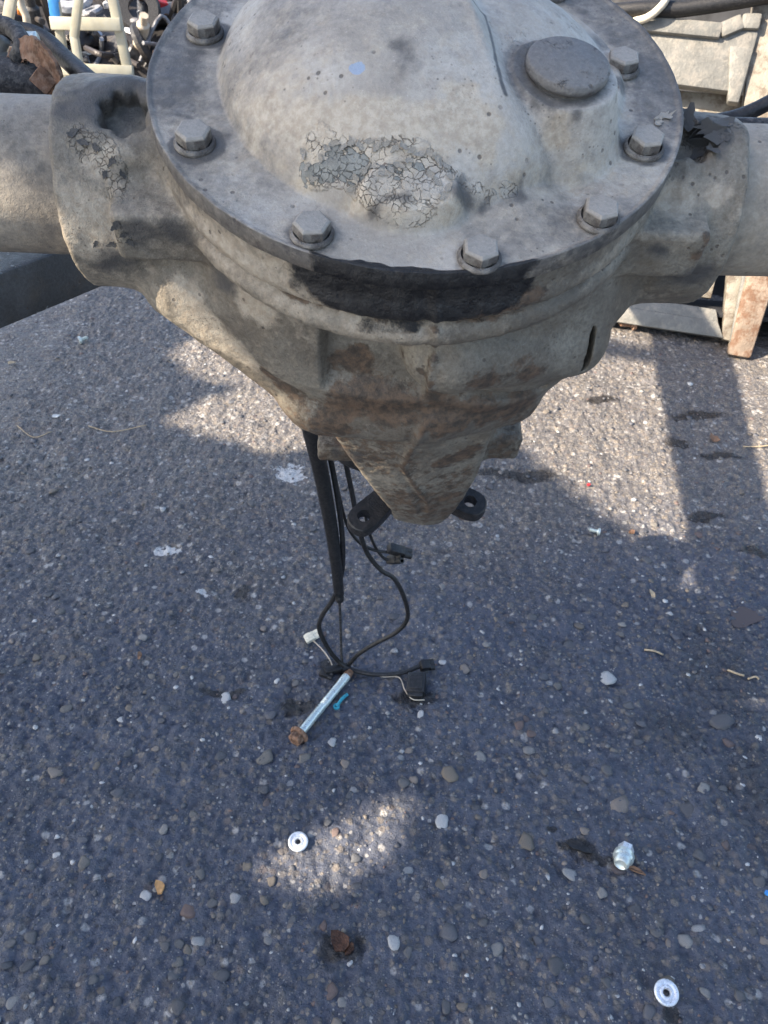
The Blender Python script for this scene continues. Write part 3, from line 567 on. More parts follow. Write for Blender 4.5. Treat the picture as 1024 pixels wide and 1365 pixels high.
i, j = np.meshgrid(np.arange(len(rr) - 1), np.arange(NTH), indexing='ij'); j2 = (j + 1) % NTH
F = np.stack([i * NTH + j, (i + 1) * NTH + j, (i + 1) * NTH + j2, i * NTH + j2], -1).reshape(-1, 4)
cmh = mesh_np('cover', P, F)
CP = P
crm = seam_mask(CP, [q[:3] for q in SPOTS['cover']['crease']], .0016)
skirt = (np.arange(len(CP)) >= NR * NTH).astype(float)
ringm = np.zeros(len(CP))
for k, (bx, bv) in enumerate(BOLTS):
    dd_ = np.hypot(CP[:, 0] - bx - .001, CP[:, 1] - bv) + .002 * fbm(CP, 120, 2, 75 + k); ringm = np.maximum(ringm, [.9, 1, .55, .5, .6, .8, .5, .6, .6, .6][k] * np.exp(-(np.maximum(dd_ - .0105, 0) / .0035) ** 2))
pl_ = np.hypot(CP[:, 0] - PLX + .004, CP[:, 1] - PLV); ringm = np.maximum(ringm, .75 * np.exp(-(np.maximum(pl_ - .019, 0) / .007) ** 2))
rC = np.hypot(CP[:, 0], CP[:, 1])
flg = .40 * sstep(.100, .112, rC) * np.maximum(sstep(-.06, .0, CP[:, 1]), .0) + .2 * sstep(.1285, .1298, rC)
en = .004 * fbm(CP, 60, 3, 78)
en2 = .018 * fbm(CP, 40, 4, 79)
oilm = sstep(.1258, .1285, rC + en) * sstep(-.064, -.036, CP[:, 0] + en2) * sstep(.066, .030, CP[:, 0] + en2) * (CP[:, 1] < 0)
cxx = dict(dust=.24 + .42 * fbm(CP, 14, 4, 71) + .25 * skirt + .12 * sstep(.02, -.06, CP[:, 1]), soot=np.maximum(np.maximum(.36 + .45 * fbm(CP, 13, 3, 72) + flg, .95 * crm), np.maximum(ringm, skirt * .8)), oil=oilm, rust=.10 + .34 * fbm(CP, 15, 4, 73) + .35 * skirt + .16 * sstep(-.075, -.11, CP[:, 1]), peel=.15 + .45 * fbm(CP, 15, 3, 74))
sp = dict(SPOTS['cover']); sp.pop('oil', 0); sp['rust'] = sp.pop('rustedge')
paint(cmh, CP, sp, cxx, 80)
cover = link('cover', cmh, M_COVER, axle)

# ---- cover bolts
def bolt_mesh():
    bm = bmesh.new()
    add_lathe(bm, [(.0, .0), (.0102, .0), (.0104, .0011), (.0099, .0021), (.0088, .0027)], 32)
    hexp = [(.0088, .0022), (.0088, .0068), (.0085, .0077), (.0074, .0085), (.0, .0087)]
    add_lathe(bm, hexp, 6)
    me = bpy.data.meshes.new('cover_bolt'); bm.to_mesh(me); bm.free(); me.materials.append(M_BOLT); return me
bolt_me = bolt_mesh()
n_ = len(bolt_me.vertices); co = np.zeros(n_ * 3); bolt_me.vertices.foreach_get('co', co); co = co.reshape(-1, 3)
attr(bolt_me, 'dust', .20 + .3 * (co[:, 2] < .004)); attr(bolt_me, 'soot', .62 * (co[:, 2] < .007)); attr(bolt_me, 'rust', .5 * (co[:, 2] < .007))
for k, (bx, bv) in enumerate(BOLTS):
    o = bpy.data.objects.new('cover_bolt', bolt_me); COL.objects.link(o); o.parent = cover
    o.location = (bx, bv, .0002); o.scale = (.92, .92, .86 if k in (2, 3) else .95); o.rotation_euler = (random.uniform(-.03, .03), random.uniform(-.03, .03), [0.3, .25, .1, .52, .35, .15, .4, 0, .2, .5][k])
sharp(bolt_me, 32)

def cover_n(P):
    e_ = 1.5e-3; f = lambda dx, dv: cover_h(P[:, 0] + dx, P[:, 1] + dv)
    n = np.stack([f(-e_, 0) - f(e_, 0), f(0, -e_) - f(0, e_), np.full(len(P), 2 * e_)], 1); return n / np.linalg.norm(n, axis=1, keepdims=True)
add_flakes(cover, SPOTS['cover'].get('flake', []), simple('loose_cover_paint', (.42, .385, .33), .75, 0, .25, 200, .0005, 600), cover_n)

# ---- filler plug
bm = bmesh.new()
add_lathe(bm, [(.0165, -.004), (.0165, .0010), (.0180, .0014), (.0186, .0026), (.0184, .0056), (.0174, .0064), (.0, .0067)], 64)
for v in bm.verts:
    pass
plug = bm_obj('filler_plug', bm, M_PLUG, cover); sharp(plug.data, 50)
px_, pv_ = PLX, PLV
hgt = float(cover_h(np.array([px_]), np.array([pv_]))[0])
plug.location = (px_, pv_, hgt + .0008)
plug.rotation_euler = (math.radians(1.5), math.radians(2.5), 0.4)
co = np.array([v.co[:] for v in plug.data.vertices])
attr(plug.data, 'peel', np.full(len(co), .42)); attr(plug.data, 'soot', .6 * (co[:, 2] < .0045)); attr(plug.data, 'dust', np.full(len(co), .1))

# ---- drive flange behind the nose
def flange():
    bm = bmesh.new(); c = Vector((.0235, 0, 0)); zt, zb = -.372, -.385
    ears = [(.0535, -.027), (-.041, -.0438), (-.0535, .027), (.041, .0438)]
    # outline: hull of a hub circle and four ear circles, waisted between the ears
    out = []
    for k in range(160):
        a = 2 * math.pi * k / 160; d = Vector((math.cos(a), math.sin(a)))
        best = .034
        for ex, ey in ears:
            e_ = Vector((ex, ey)); la = e_.length; pr = d.dot(e_); pe = abs(d.x * e_.y - d.y * e_.x)
            if pr > 0:
                rad = .0155
                if pe < rad: best = max(best, pr + math.sqrt(rad * rad - pe * pe))
        out.append((d, best))
    # soften the waist
    R = np.array([b for _, b in out])
    for _ in range(3): R = .25 * np.roll(R, 1) + .5 * R + .25 * np.roll(R, -1)
    layers = []
    for z, off in ((zt, -.0012), (zt - .0012, 0), (zb + .0012, 0), (zb, -.0012)):
        layers.append([bm.verts.new((c.x + d.x * (r + off), d.y * (r + off), z)) for (d, _), r in zip(out, R)])
    for a, b in zip(layers, layers[1:]):
        for k in range(160): bm.faces.new((a[k], b[k], b[(k + 1) % 160], a[(k + 1) % 160]))
    bm.faces.new(layers[0]); bm.faces.new(layers[-1][::-1])
    bmesh.ops.recalc_face_normals(bm, faces=bm.faces)
    me = bpy.data.meshes.new('pinion_flange'); bm.to_mesh(me); bm.free()
    o = link('pinion_flange', me, M_BLACK, axle)
    # drill the holes
    for ex, ey in ears:
        b2 = bmesh.new(); add_lathe(b2, [(0, -.40), (.0058, -.40), (.0058, -.36), (0, -.36)], 28, Matrix.Translation((c.x + ex, ey, 0)))
        m2 = bpy.data.meshes.new('hole'); b2.to_mesh(m2); b2.free(); h = bpy.data.objects.new('hole', m2); COL.objects.link(h)
        h.parent = axle
        md = o.modifiers.new('drill', 'BOOLEAN'); md.object = h; md.operation = 'DIFFERENCE'; md.solver = 'EXACT'
    dg = bpy.context.evaluated_depsgraph_get(); dg.update()
    nm = bpy.data.meshes.new_from_object(o.evaluated_get(dg)); nm.name = 'pinion_flange'
    o.modifiers.clear(); o.data = nm
    for h in [q for q in bpy.data.objects if q.name.startswith('hole')]: bpy.data.objects.remove(h)
    nm.polygons.foreach_set('use_smooth', np.ones(len(nm.polygons), bool)); sharp(nm, 35)
    # hub behind
    b3 = bmesh.new(); add_lathe(b3, [(0, -.355), (.030, -.355), (.030, -.402), (.026, -.405), (0, -.405)], 40, Matrix.Translation((c.x, 0, 0)))
    h3 = bm_obj('flange_hub', b3, M_BLACK, o); sharp(h3.data, 35)
    return o
flange()

# ------------------------------------------------------------------ ground
def ground_material():
    t = NT('tarmac')
    big = t.noise(2.2, 5, .6); mid = t.noise(13, 6, .62); fine = t.noise(170, 5, .7)
    col = t.mix(t.ramp(big, .35, .65), (.052, .061, .091), (.081, .091, .123))
    col = t.mix(t.ramp(mid, .42, .66, 0, .5), col, (.036, .041, .055))
    col = t.mix(t.ramp(fine, .42, .66, 0, .45), col, (.115, .115, .12)); col = t.mix(t.ramp(fine, .45, .30, 0, .6), col, (.028, .030, .036))
    wc = t.warp(420, .0022, t.warp(60, .004))
    wo = t.attr('worn')
    def grit(sc, lo, hi, keep, a, b, base, amt):
        dd = t.vor(sc, 'F1', wc); cc = t.vor(sc, 'F1', wc, 'Color'); sp = t.n('ShaderNodeSeparateColor'); t.t.links.new(cc, sp.inputs[0])
        kk = t.math('SUBTRACT', keep, t.math('MULTIPLY', wo, keep * .75)); dd = t.math('SUBTRACT', dd, t.math('MULTIPLY', wo, .06))
        m = t.math('MULTIPLY', t.ramp(dd, lo, hi, 1, 0), t.ramp(t.math('SUBTRACT', sp.outputs[0], kk), 0, .02))
        c = t.mix(sp.outputs[1], a, b); c = t.mix(t.ramp(sp.outputs[2], .88, .92), c, (.46, .44, .41)); c = t.mix(t.ramp(sp.outputs[2], .10, .06), c, (.17, .135, .115))
        return t.mix(t.math('MULTIPLY', m, t.math('ADD', amt, t.math('MULTIPLY', wo, .70 - amt))), base, c), m
    worn_c = t.mix(t.math('MULTIPLY', wo, .55), col, (.155, .135, .112)); col = worn_c
    col, m1 = grit(85, .26, .50, .55, (.075, .073, .074), (.25, .205, .155), col, .62)
    col, m2 = grit(170, .26, .48, .55, (.085, .082, .080), (.30, .25, .19), col, .62)
    col, m3 = grit(400, .22, .45, .78, (.10, .098, .095), (.38, .35, .31), col, .65)
    col = t.mix(t.ramp(t.noise(75, 5, .7), .36, .50, .55, 0), col, (.030, .034, .045))
    # oily dark stains
    st = t.attr('stain'); sm = t.ramp(t.math('ADD', st, t.math('MULTIPLY', t.math('SUBTRACT', t.noise(60, 5, .7), .5), .7)), .35, .65)
    col = t.mix(t.math('MULTIPLY', sm, .85), col, (.014, .012, .011))
    wh = t.attr('chalk'); wm = t.ramp(t.math('ADD', wh, t.math('MULTIPLY', t.math('SUBTRACT', t.noise(110, 5, .75), .5), 1.3)), .5, .62)
    col = t.mix(t.math('MULTIPLY', wm, .85), col, (.60, .59, .57))
    wet = t.attr('wet'); we = t.ramp(t.math('ADD', wet, t.math('MULTIPLY', t.math('SUBTRACT', t.noise(25, 4), .5), .5)), .4, .8)
    col = t.mix(t.math('MULTIPLY', we, .5), col, (.03, .03, .033))
    h = t.math('ADD', t.math('MULTIPLY', m1, .7), t.math('ADD', t.math('MULTIPLY', m2, .45), t.math('MULTIPLY', m3, .25)))
    nr = t.bump(t.noise(55, 6, .68), .009, .75)
    nr = t.bump(fine, .0030, .8, nr); nr = t.bump(h, .0014, .8, nr); nr = t.bump(t.noise(700, 3, .7), .0005, .8, nr)
    rg = t.math('SUBTRACT', t.ramp(t.noise(90, 4), .3, .7, .34, .60), t.math('MULTIPLY', t.math('MAXIMUM', we, sm), .28))
    return t.out(col, rg, 0, nr)
M_GROUND = ground_material()

def ground_z(x, y):
    P = np.stack([x, y, 0 * x], 1)
    near = sstep(2.6, 1.9, y) * sstep(-1.5, -1.2, x) * sstep(1.6, 1.3, x) * sstep(-.5, -.3, y)
    z = .006 * fbm(P, 6, 3, 41) + .0055 * fbm(P, 28, 3, 43) + .0050 * (.4 - abs(fbm(P, 62, 3, 45))) + .0034 * fbm(P, 150, 2, 47)
    return z * near
ys = np.concatenate([-np.geomspace(60, .35, 14), np.arange(-.30, .15, .02), np.arange(.15, 1.05, .0023), np.arange(1.05, 2.0, .0055), np.arange(2.0, 3.0, .05), np.geomspace(3.05, 260, 26)])
xs = np.concatenate([-np.geomspace(200, 1.55, 24), np.arange(-1.5, -.72, .02), np.arange(-.72, .72, .0025), np.arange(.72, 1.3, .02), np.geomspace(1.32, 200, 24)])
XG, YG = np.meshgrid(xs, ys, indexing='ij'); gxy = (XG.ravel(), YG.ravel())
gz_ = ground_z(*gxy)
GP = np.stack([gxy[0], gxy[1], gz_], 1)
nx, ny = XG.shape; i, j = np.meshgrid(np.arange(nx - 1), np.arange(ny - 1), indexing='ij')
GF = np.stack([i * ny + j, (i + 1) * ny + j, (i + 1) * ny + j + 1, i * ny + j + 1], -1).reshape(-1, 4)
gm = mesh_np('ground', GP, GF)
GQ = warped(GP, .016, 26, 91)
def gmask(spots):
    m = np.zeros(len(GP))
    for (px, py, rx, ry) in spots:
        c = at(px, py); s_ = (c - Vector((0, 0, CAM_H))).length / FPX
        d2 = ((GQ[:, 0] - c.x) / (rx * s_)) ** 2 + ((GQ[:, 1] - c.y) / (ry * s_ / max(.3, CAM_H / (s_ * FPX)))) ** 2
        m = np.maximum(m, .8 * np.exp(-d2 * .9))
    return m
attr(gm, 'worn', sstep(.72, 1.25, GP[:, 1] + .25 * fbm(GP, 3.5, 3, 95)))
attr(gm, 'stain', gmask([(700, 635, 60, 12), (650, 630, 26, 10), (1008, 738, 22, 8), (330, 785, 14, 10), (455, 1258, 34, 24), (770, 1135, 34, 8), (730, 1108, 10, 7), (800, 1148, 30, 8), (940, 690, 34, 5), (930, 555, 44, 7), (905, 592, 22, 8), (800, 535, 30, 6), (890, 1352, 8, 16), (555, 930, 40, 14), (440, 890, 28, 12), (400, 945, 40, 12), (300, 925, 40, 8), (960, 610, 40, 5)]))
attr(gm, 'chalk', gmask([(388, 630, 28, 14), (225, 735, 22, 7), (395, 637, 20, 8), (270, 790, 10, 5)]))
attr(gm, 'wet', gmask([(960, 900, 90, 110), (1000, 1050, 60, 90), (900, 980, 60, 50)]))
ground = tag(link('ground', gm, M_GROUND), kind='structure')

# stones bedded in the tarmac
def stone_material():
    t = NT('aggregate'); oi = t.n('ShaderNodeObjectInfo').outputs['Random']; va = t.attr('tint')
    rnd = t.math('FRACT', t.math('ADD', t.math('MULTIPLY', oi, 7.31), va))
    r = t.n('ShaderNodeValToRGB'); t.t.links.new(rnd, r.inputs[0]); el = r.color_ramp.elements; r.color_ramp.interpolation = 'CONSTANT'
    cs = [(.105, .105, .108), (.085, .085, .09), (.18, .15, .115), (.10, .10, .105), (.24, .20, .165), (.13, .125, .12), (.145, .10, .085), (.30, .285, .26), (.115, .11, .11), (.20, .18, .15), (.48, .47, .45), (.12, .12, .13)]
    while len(el) < len(cs): el.new(.5)
    for k, c in enumerate(cs): el[k].position = k / len(cs); el[k].color = c + (1,)
    cover_ = t.math('ADD', t.ramp(t.noise(130, 6, .75), .40, .60), t.math('MULTIPLY', t.math('SUBTRACT', t.math('FRACT', t.math('MULTIPLY', rnd, 5.77)), .5), .9), True)
    col = t.mix(t.math('MULTIPLY', cover_, .62), r.outputs[0], (.055, .059, .070)); col = t.mix(t.ramp(t.noise(500, 4, .7), .5, .7, 0, .5), col, (.05, .05, .055))
    nr = t.bump(t.noise(350, 4, .7), .0008, .7)
    return t.out(col, .62, 0, nr)
M_STONE = stone_material()

def stone_shape(seed, sub=2):
    bm = bmesh.new(); bmesh.ops.create_icosphere(bm, subdivisions=sub, radius=1.0)
    r = np.random.default_rng(seed); P = np.array([v.co[:] for v in bm.verts])
    n = fbm(P, .9, 2, seed) * .45 + fbm(P, 2.2, 2, seed + 3) * .15
    for q in range(8):                                    # broken facets
        d = r.normal(size=3); d /= np.linalg.norm(d); lim = r.uniform(.45, .85)
        pr = P @ d; P = P - np.outer(np.maximum(pr - lim, 0), d) * .85
    P = P * (1 + n)[:, None] * np.array([1, r.uniform(.6, .95), .34])
    P[:, 2] = np.minimum(P[:, 2], .17 + .06 * n + .05 * P[:, 0])
    for v, p in zip(bm.verts, P): v.co = p
    me = bpy.data.meshes.new('stone'); bm.to_mesh(me); bm.free()
    me.polygons.foreach_set('use_smooth', np.ones(len(me.polygons), bool)); me.materials.append(M_STONE); return me
shapes = [stone_shape(100 + k, 2) for k in range(10)]
# scatter, dart throwing on a grid
NST = 7500
cand = []
occ = {}
def free(x, y, r):
    c = .02; a, b = int(x / c), int(y / c)
    for p in range(a - 2, a + 3):
        for q in range(b - 2, b + 3):
            for (u, v_, s_) in occ.get((p, q), ()):
                if (u - x) ** 2 + (v_ - y) ** 2 < (.9 * (r + s_)) ** 2: return False
    occ.setdefault((a, b), []).append((x, y, r)); return True
camv = Vector((0, 0, CAM_H))
def add_stone(x, y, r):
    if free(x, y, r): cand.append((x, y, r, r / (Vector((x, y, 0)) - camv).length))
#BIG_STONES
for px, py, rp in [(524, 1258, 11), (600, 1245, 14), (960, 962, 14), (590, 1180, 9), (252, 1212, 13), (355, 1010, 12), (295, 1305, 11), (280, 1295, 8), (18, 1335, 11), (125, 1305, 8), (930, 1240, 9), (38, 1287, 10), (25, 997, 7), (240, 1345, 9), (705, 425, 9), (600, 1035, 11), (725, 900, 9), (430, 1235, 7), (985, 1330, 8), (850, 1215, 9), (640, 1010, 8), (700, 1125, 11), (825, 1075, 14), (760, 1165, 10), (265, 1255, 9), (705, 1000, 9), (175, 1035, 7), (90, 945, 8), (45, 1250, 9), (810, 905, 12), (75, 1140, 6), (330, 1158, 9), (545, 1160, 8), (915, 1080, 12), (1010, 1175, 10), (935, 1140, 10), (740, 1290, 10), (660, 1265, 9), (590, 1095, 10), (230, 1300, 8), (620, 895, 8), (760, 860, 10), (708, 980, 8), (210, 1185, 6)]:
    c = at(px, py); add_stone(c.x, c.y, rp / FPX * (c - camv).length)
rr_ = np.random.default_rng(11)
for k in range(26000):
    if len(cand) > NST: break
    y = rr_.uniform(.16, 1.55) if rr_.random() < .85 else rr_.uniform(1.5, 2.2); x = rr_.uniform(-.52, .52) * (.75 + y * .62)
    big = rr_.random()
    r = .0018 + .0028 * rr_.random() ** 2 + (.0045 * rr_.random() if big > .80 else 0) + (.003 * rr_.random() if big > .96 else 0)
    add_stone(x, y, r)
cand.sort(key=lambda c: -c[3])
zz = ground_z(np.array([c[0] for c in cand]), np.array([c[1] for c in cand]))
rest_V, rest_F, rest_T, off = [], [], [], 0
small = [stone_shape(300 + k, 1) for k in range(8)]
smallV = []
for me in small:
    n_ = len(me.vertices); a = np.zeros(n_ * 3); me.vertices.foreach_get('co', a); f = np.zeros(len(me.polygons) * 3, np.int32); me.loops.foreach_get('vertex_index', f)
    smallV.append((a.reshape(-1, 3), f.reshape(-1, 3)))
for k, (x, y, r, _) in enumerate(cand):
    tilt = (random.uniform(-.18, .18), random.uniform(-.18, .18), random.uniform(0, 6.28))
    if k < 290:
        o = bpy.data.objects.new('stone', shapes[k % 10]); COL.objects.link(o); o.parent = ground
        o.location = (x, y, zz[k] + r * random.uniform(-.07, .06) + .0003); o.rotation_euler = tilt; o.scale = (r * 1.15,) * 3
    else:
        a, f = smallV[k % 8]; R = np.array(Matrix.Rotation(tilt[2], 3, 'Z') @ Matrix.Rotation(tilt[0], 3, 'X'))
        rest_V.append(a @ R.T * r * 1.15 + np.array([x, y, zz[k] + r * random.uniform(-.10, .07)])); rest_F.append(f + off); off += len(a)
        rest_T.append(np.full(len(a), random.random()))
gv_ = mesh_np('gravel', np.concatenate(rest_V), np.concatenate(rest_F)); attr(gv_, 'tint', np.concatenate(rest_T))
tag(link('gravel', gv_, M_STONE, ground), kind='stuff')

# ------------------------------------------------------------------ things behind the axle
# steel stillage leaning back on the right
SN = (.37, 1, -.58)
def S(px, py, off=0.0): return at(px, py, SN, 1.8336 + off)
SNV = -Vector(SN).normalized()
still = tag(empty('steel_stillage', S(985, 473)), 'beige steel stillage frame with ribbed corner post and rails, behind the right axle tube', 'stillage')
def still_part(name, build, m, **kw):
    bm = bmesh.new(); build(bm)
    bmesh.ops.translate(bm, vec=-still.location, verts=bm.verts)
    return bm_obj(name, bm, m, still, True, kw.get('angle', 40))
def slab(bm, q, th, bev=.002):
    """thick plate from four corner points, front face towards the viewer"""
    f = [bm.verts.new(p) for p in q]; nrm = (q[1] - q[0]).cross(q[3] - q[0]).normalized()
    if nrm.dot(camv - q[0]) < 0: nrm.negate()
    b = [bm.verts.new(p - nrm * th) for p in q]
    fs = [bm.faces.new(f), bm.faces.new(b[::-1])] + [bm.faces.new((f[i], b[i], b[(i + 1) % 4], f[(i + 1) % 4])) for i in range(4)]
    bmesh.ops.recalc_face_normals(bm, faces=fs)
    ee = list({e for x in fs for e in x.edges})
    bmesh.ops.bevel(bm, geom=ee, offset=bev, segments=2, affect='EDGES', profile=.5)
still_part('post', lambda bm: slab(bm, [S(1013, -90), S(1200, -90), S(985, 458), S(962, 452)], .05, .004), M_STILL)
still_part('post_groove', lambda bm: [add_beam(bm, S(1079, -90, -.012), S(977, 460, -.012), .016, .018, SNV, .004), add_beam(bm, S(1090, -90, -.014), S(985, 464, -.014), .010, .018, SNV, .004)], M_STILLG)
still_part('post_flange', lambda bm: slab(bm, [S(1105, -90, -.035), S(1180, -90, -.035), S(1001, 478, -.035), S(970, 473, -.035)], .05, .006), M_STILLR)
still_part('upper_rail', lambda bm: [slab(bm, [S(790, 30, -.01), S(1012, 40, -.01), S(990, 124, -.01), S(790, 98, -.01)], .03, .004),
    add_beam(bm, S(790, 26, -.016), S(962, 42, -.016), .030, .018, SNV, .005), add_beam(bm, S(960, 42, -.014), S(990, 29, -.014), .030, .018, SNV, .005), add_beam(bm, S(988, 29, -.012), S(1014, 30, -.012), .030, .018, SNV, .005),
    slab(bm, [S(973, 60, -.016), S(1006, 62, -.016), S(985, 137, -.016), S(970, 135, -.016)], .03, .004)], M_STILLG)
still_part('upper_shelf', lambda bm: slab(bm, [S(780, 110, .06), S(1000, 128, .06), S(980, 330, .06), S(780, 300, .06)], .02, .002), M_STILL)
still_part('lower_rail', lambda bm: [slab(bm, [S(700, 388, -.004), S(957, 428, -.004), S(965, 451, -.004), S(700, 411, -.004)], .04, .003),
    slab(bm, [S(700, 372, .012), S(955, 412, .012), S(958, 430, .0), S(700, 389, .0)], .03, .003)], M_STILLG)
still_part('lower_shelf', lambda bm: slab(bm, [S(760, 330, .09), S(965, 330, .09), S(948, 398, .09), S(760, 375, .09)], .02, .003), M_STILL)
still_part('back_panel', lambda bm: slab(bm, [S(700, -140, .30), S(1400, -140, .30), S(1150, 440, .30), S(700, 400, .30)], .02, .002), M_DARK)
still_part('floor_plate', lambda bm: slab(bm, [S(700, 392, .02), S(1200, 440, .02), S(1150, 415, .30), S(700, 380, .30)], .01, .001), M_DARK)
c0 = S(1040, 455)
bm = bmesh.new()
add_lathe(bm, [(0, -.035), (.062, -.035), (.07, -.028), (.07, .028), (.062, .035), (0, .035)], 40, Matrix.Translation((0, 0, .0)) @ Matrix.Rotation(math.radians(90), 4, 'Y') @ Matrix.Rotation(.3, 4, 'X'))
o = bm_obj('castor_wheel', bm, M_RUBBERDUSTY); o.location = (c0.x + .055, c0.y + .03, .072); sharp(o.data, 40)
tag(o, 'black rubber castor wheel at the foot of the beige ribbed post', 'wheel')

def cable_thing(name, pts, r, m, label, cat, n=8, seg=12, group=None):
    bm = bmesh.new(); P = smooth_path(pts, n); add_tube(bm, [p - P[0] for p in P], r, seg)
    o = bm_obj(name, bm, m); o.location = P[0]; tag(o, label, cat, group); return o
cable_thing('thick_hose', [S(700, 30, -.02), S(835, 14, -.03), S(880, 12, -.03), S(905, 12, -.03), S(950, 6, -.03), S(1005, -3, -.03), S(1100, -20, -.03)], .016, M_RUBBER, 'thick black hose lying across the top of the beige stillage', 'hose')
cable_thing('cream_cable', [S(820, 45, -.03), S(843, 30, -.035), S(862, 24, -.045), S(878, 12, -.055), S(890, -6, -.055), S(905, -60, -.05)], .0078, M_CREAM, 'cream cable curving up over the upper rail of the stillage', 'cable')

# pipes that run behind the right hub
cable_thing('brake_hose', [at(900, 168, (0, 1, 0), .60), at(945, 163, (0, 1, 0), .60), at(975, 158, (0, 1, 0), .60), at(1005, 147, (0, 1, 0), .60), at(1060, 120, (0, 1, 0), .60), at(1200, 60, (0, 1, 0), .6)], .0052, M_RUBBER, 'thin black hose rising to the right above the right axle tube', 'hose')
cable_thing('brake_pipe', [at(930, 170, (0, 1, 0), .56), at(990, 170, (0, 1, 0), .56), at(1030, 171, (0, 1, 0), .56), at(1250, 175, (0, 1, 0), .56)], .0062, M_RUBBERDUSTY, 'dusty black pipe lying along the back of the right axle tube', 'pipe')

# rod, clamp and cable behind the left tube
cable_thing('suspension_rod', [at(-220, 96, (0, 1, 0), .60), at(-60, 100, (0, 1, 0), .60), at(0, 103, (0, 1, 0), .60), at(78, 112, (0, 1, 0), .60)], .0125, M_RUBBERDUSTY, 'black scuffed rod lying behind the left axle tube', 'rod', seg=20)
clamp = empty('rusty_clamp', at(60, 112, (0, 1, 0), .595)); tag(clamp, 'rusty sheet-metal clamp wrapped over the end of the black rod', 'clamp')
def rel(o, pts): return [Vector(p) - o.location for p in pts]
bm = bmesh.new()
cp = [at(22, 78, (0, 1, 0), .60), at(34, 66, (0, 1, 0), .595), at(50, 68, (0, 1, 0), .585), at(64, 82, (0, 1, 0), .58), at(73, 100, (0, 1, 0), .578), at(76, 122, (0, 1, 0), .58), at(72, 140, (0, 1, 0), .59)]
P = smooth_path(rel(clamp, cp), 6)
def ribbon(bm, P, w_, th, ax):
    ax = Vector(ax).normalized(); rows = []
    for q, p in enumerate(P):
        t = (P[min(q + 1, len(P) - 1)] - P[max(q - 1, 0)]).normalized(); a = (ax - t * ax.dot(t)).normalized(); n = t.cross(a)
        h = w_[q] / 2 if isinstance(w_, list) else w_ / 2
        rows.append([bm.verts.new(p + a * h + n * th), bm.verts.new(p - a * h + n * th), bm.verts.new(p - a * h), bm.verts.new(p + a * h)])
    for a, b in zip(rows, rows[1:]):
        for k in range(4): bm.faces.new((a[k], a[(k + 1) % 4], b[(k + 1) % 4], b[k]))
    bm.faces.new(rows[0][::-1]); bm.faces.new(rows[-1]); bmesh.ops.recalc_face_normals(bm, faces=bm.faces)
ribbon(bm, P, [.011 + .005 * math.sin(3.1 * q / len(P)) + .0012 * math.sin(q * 1.9) for q in range(len(P))], .0028, (.75, -.45, .4))
bm_obj('strap', bm, M_RUST, clamp, True, 40)
bm = bmesh.new(); add_beam(bm, *rel(clamp, [at(14, 96, (0, 1, 0), .60), at(24, 68, (0, 1, 0), .605)]), .010, .003, (0, -1, .3), .0006, 1)
bm_obj('tongue', bm, M_RUST, clamp, True, 40); bm = bmesh.new(); add_beam(bm, *rel(clamp, [at(46, 96, (0, 1, 0), .575), at(70, 118, (0, 1, 0), .575)]), .012, .003, (0, -1, .3), .0006, 1)
bm_obj('tongue', bm, M_RUST, clamp, True, 40)
cable_thing('black_conduit', [at(-60, 60, (0, 1, 0), .66), at(-10, 46, (0, 1, 0), .66), at(28, 42, (0, 1, 0), .66), at(58, 52, (0, 1, 0), .65), at(85, 76, (0, 1, 0), .63), at(108, 97, (0, 1, 0), .60), at(135, 120, (0, 1, 0), .58)], .0062, M_RUBBER, 'black conduit arching over the rusty clamp to the left hub', 'cable')
cable_thing('looped_cable', [at(-60, 20, (0, 1, 0), .63), at(-12, 31, (0, 1, 0), .63), at(12, 36, (0, 1, 0), .62), at(26, 48, (0, 1, 0), .61), at(30, 62, (0, 1, 0), .60), at(24, 80, (0, 1, 0), .60)], .0058, M_RUBBERDUSTY, 'short black cable looping into the rusty clamp from the left edge', 'cable')
cable_thing('bent_bracket', [at(6, 52, (0, 1, 0), .64), at(0, 66, (0, 1, 0), .64), at(6, 78, (0, 1, 0), .64), at(16, 86, (0, 1, 0), .64)], .0045, M_STILLG, 'small pale bent strip below the looped black cable', 'bracket')
cable_thing('mount_bolt', [at(34, 55, (0, 1, 0), .62), at(50, 55, (0, 1, 0), .62)], .006, M_ZINC, 'small grey pin under the arching black conduit', 'pin')

# scuffed black beam under the left hub
bd = (at(190, 370, (0, 0, 1), .555) - at(0, 447, (0, 0, 1), .555)).normalized()
bs = bd.cross(Vector((0, 0, 1))); 
if bs.y < 0: bs.negate()
b0 = at(0, 447, (0, 0, 1), .555) - bd * .30; b1 = at(250, 334, (0, 0, 1), .555)
bm = bmesh.new(); mid = (b0 + b1) / 2; add_beam(bm, b0 - mid, b1 - mid, .062, .042, (0, 0, 1), .003, 2)
bmesh.ops.subdivide_edges(bm, edges=[e for e in bm.edges if e.calc_length() > .1], cuts=60, use_grid_fill=True)
beam = bm_obj('support_beam', bm, M_BEAM, None, True, 40); beam.location = mid + bs * .031 + Vector((0, 0, .020))
tag(beam, 'black steel support beam with scuffed edges under the left hub', 'beam')
bco = np.array([v.co[:] for v in beam.data.vertices])
attr(beam.data, 'bare', .24 + .45 * fbm(bco, 16, 4, 5) + .2 * (np.abs(bco[:, 2]) > .0185))
attr(beam.data, 'dust', .15 + .3 * fbm(bco, 20, 3, 8))

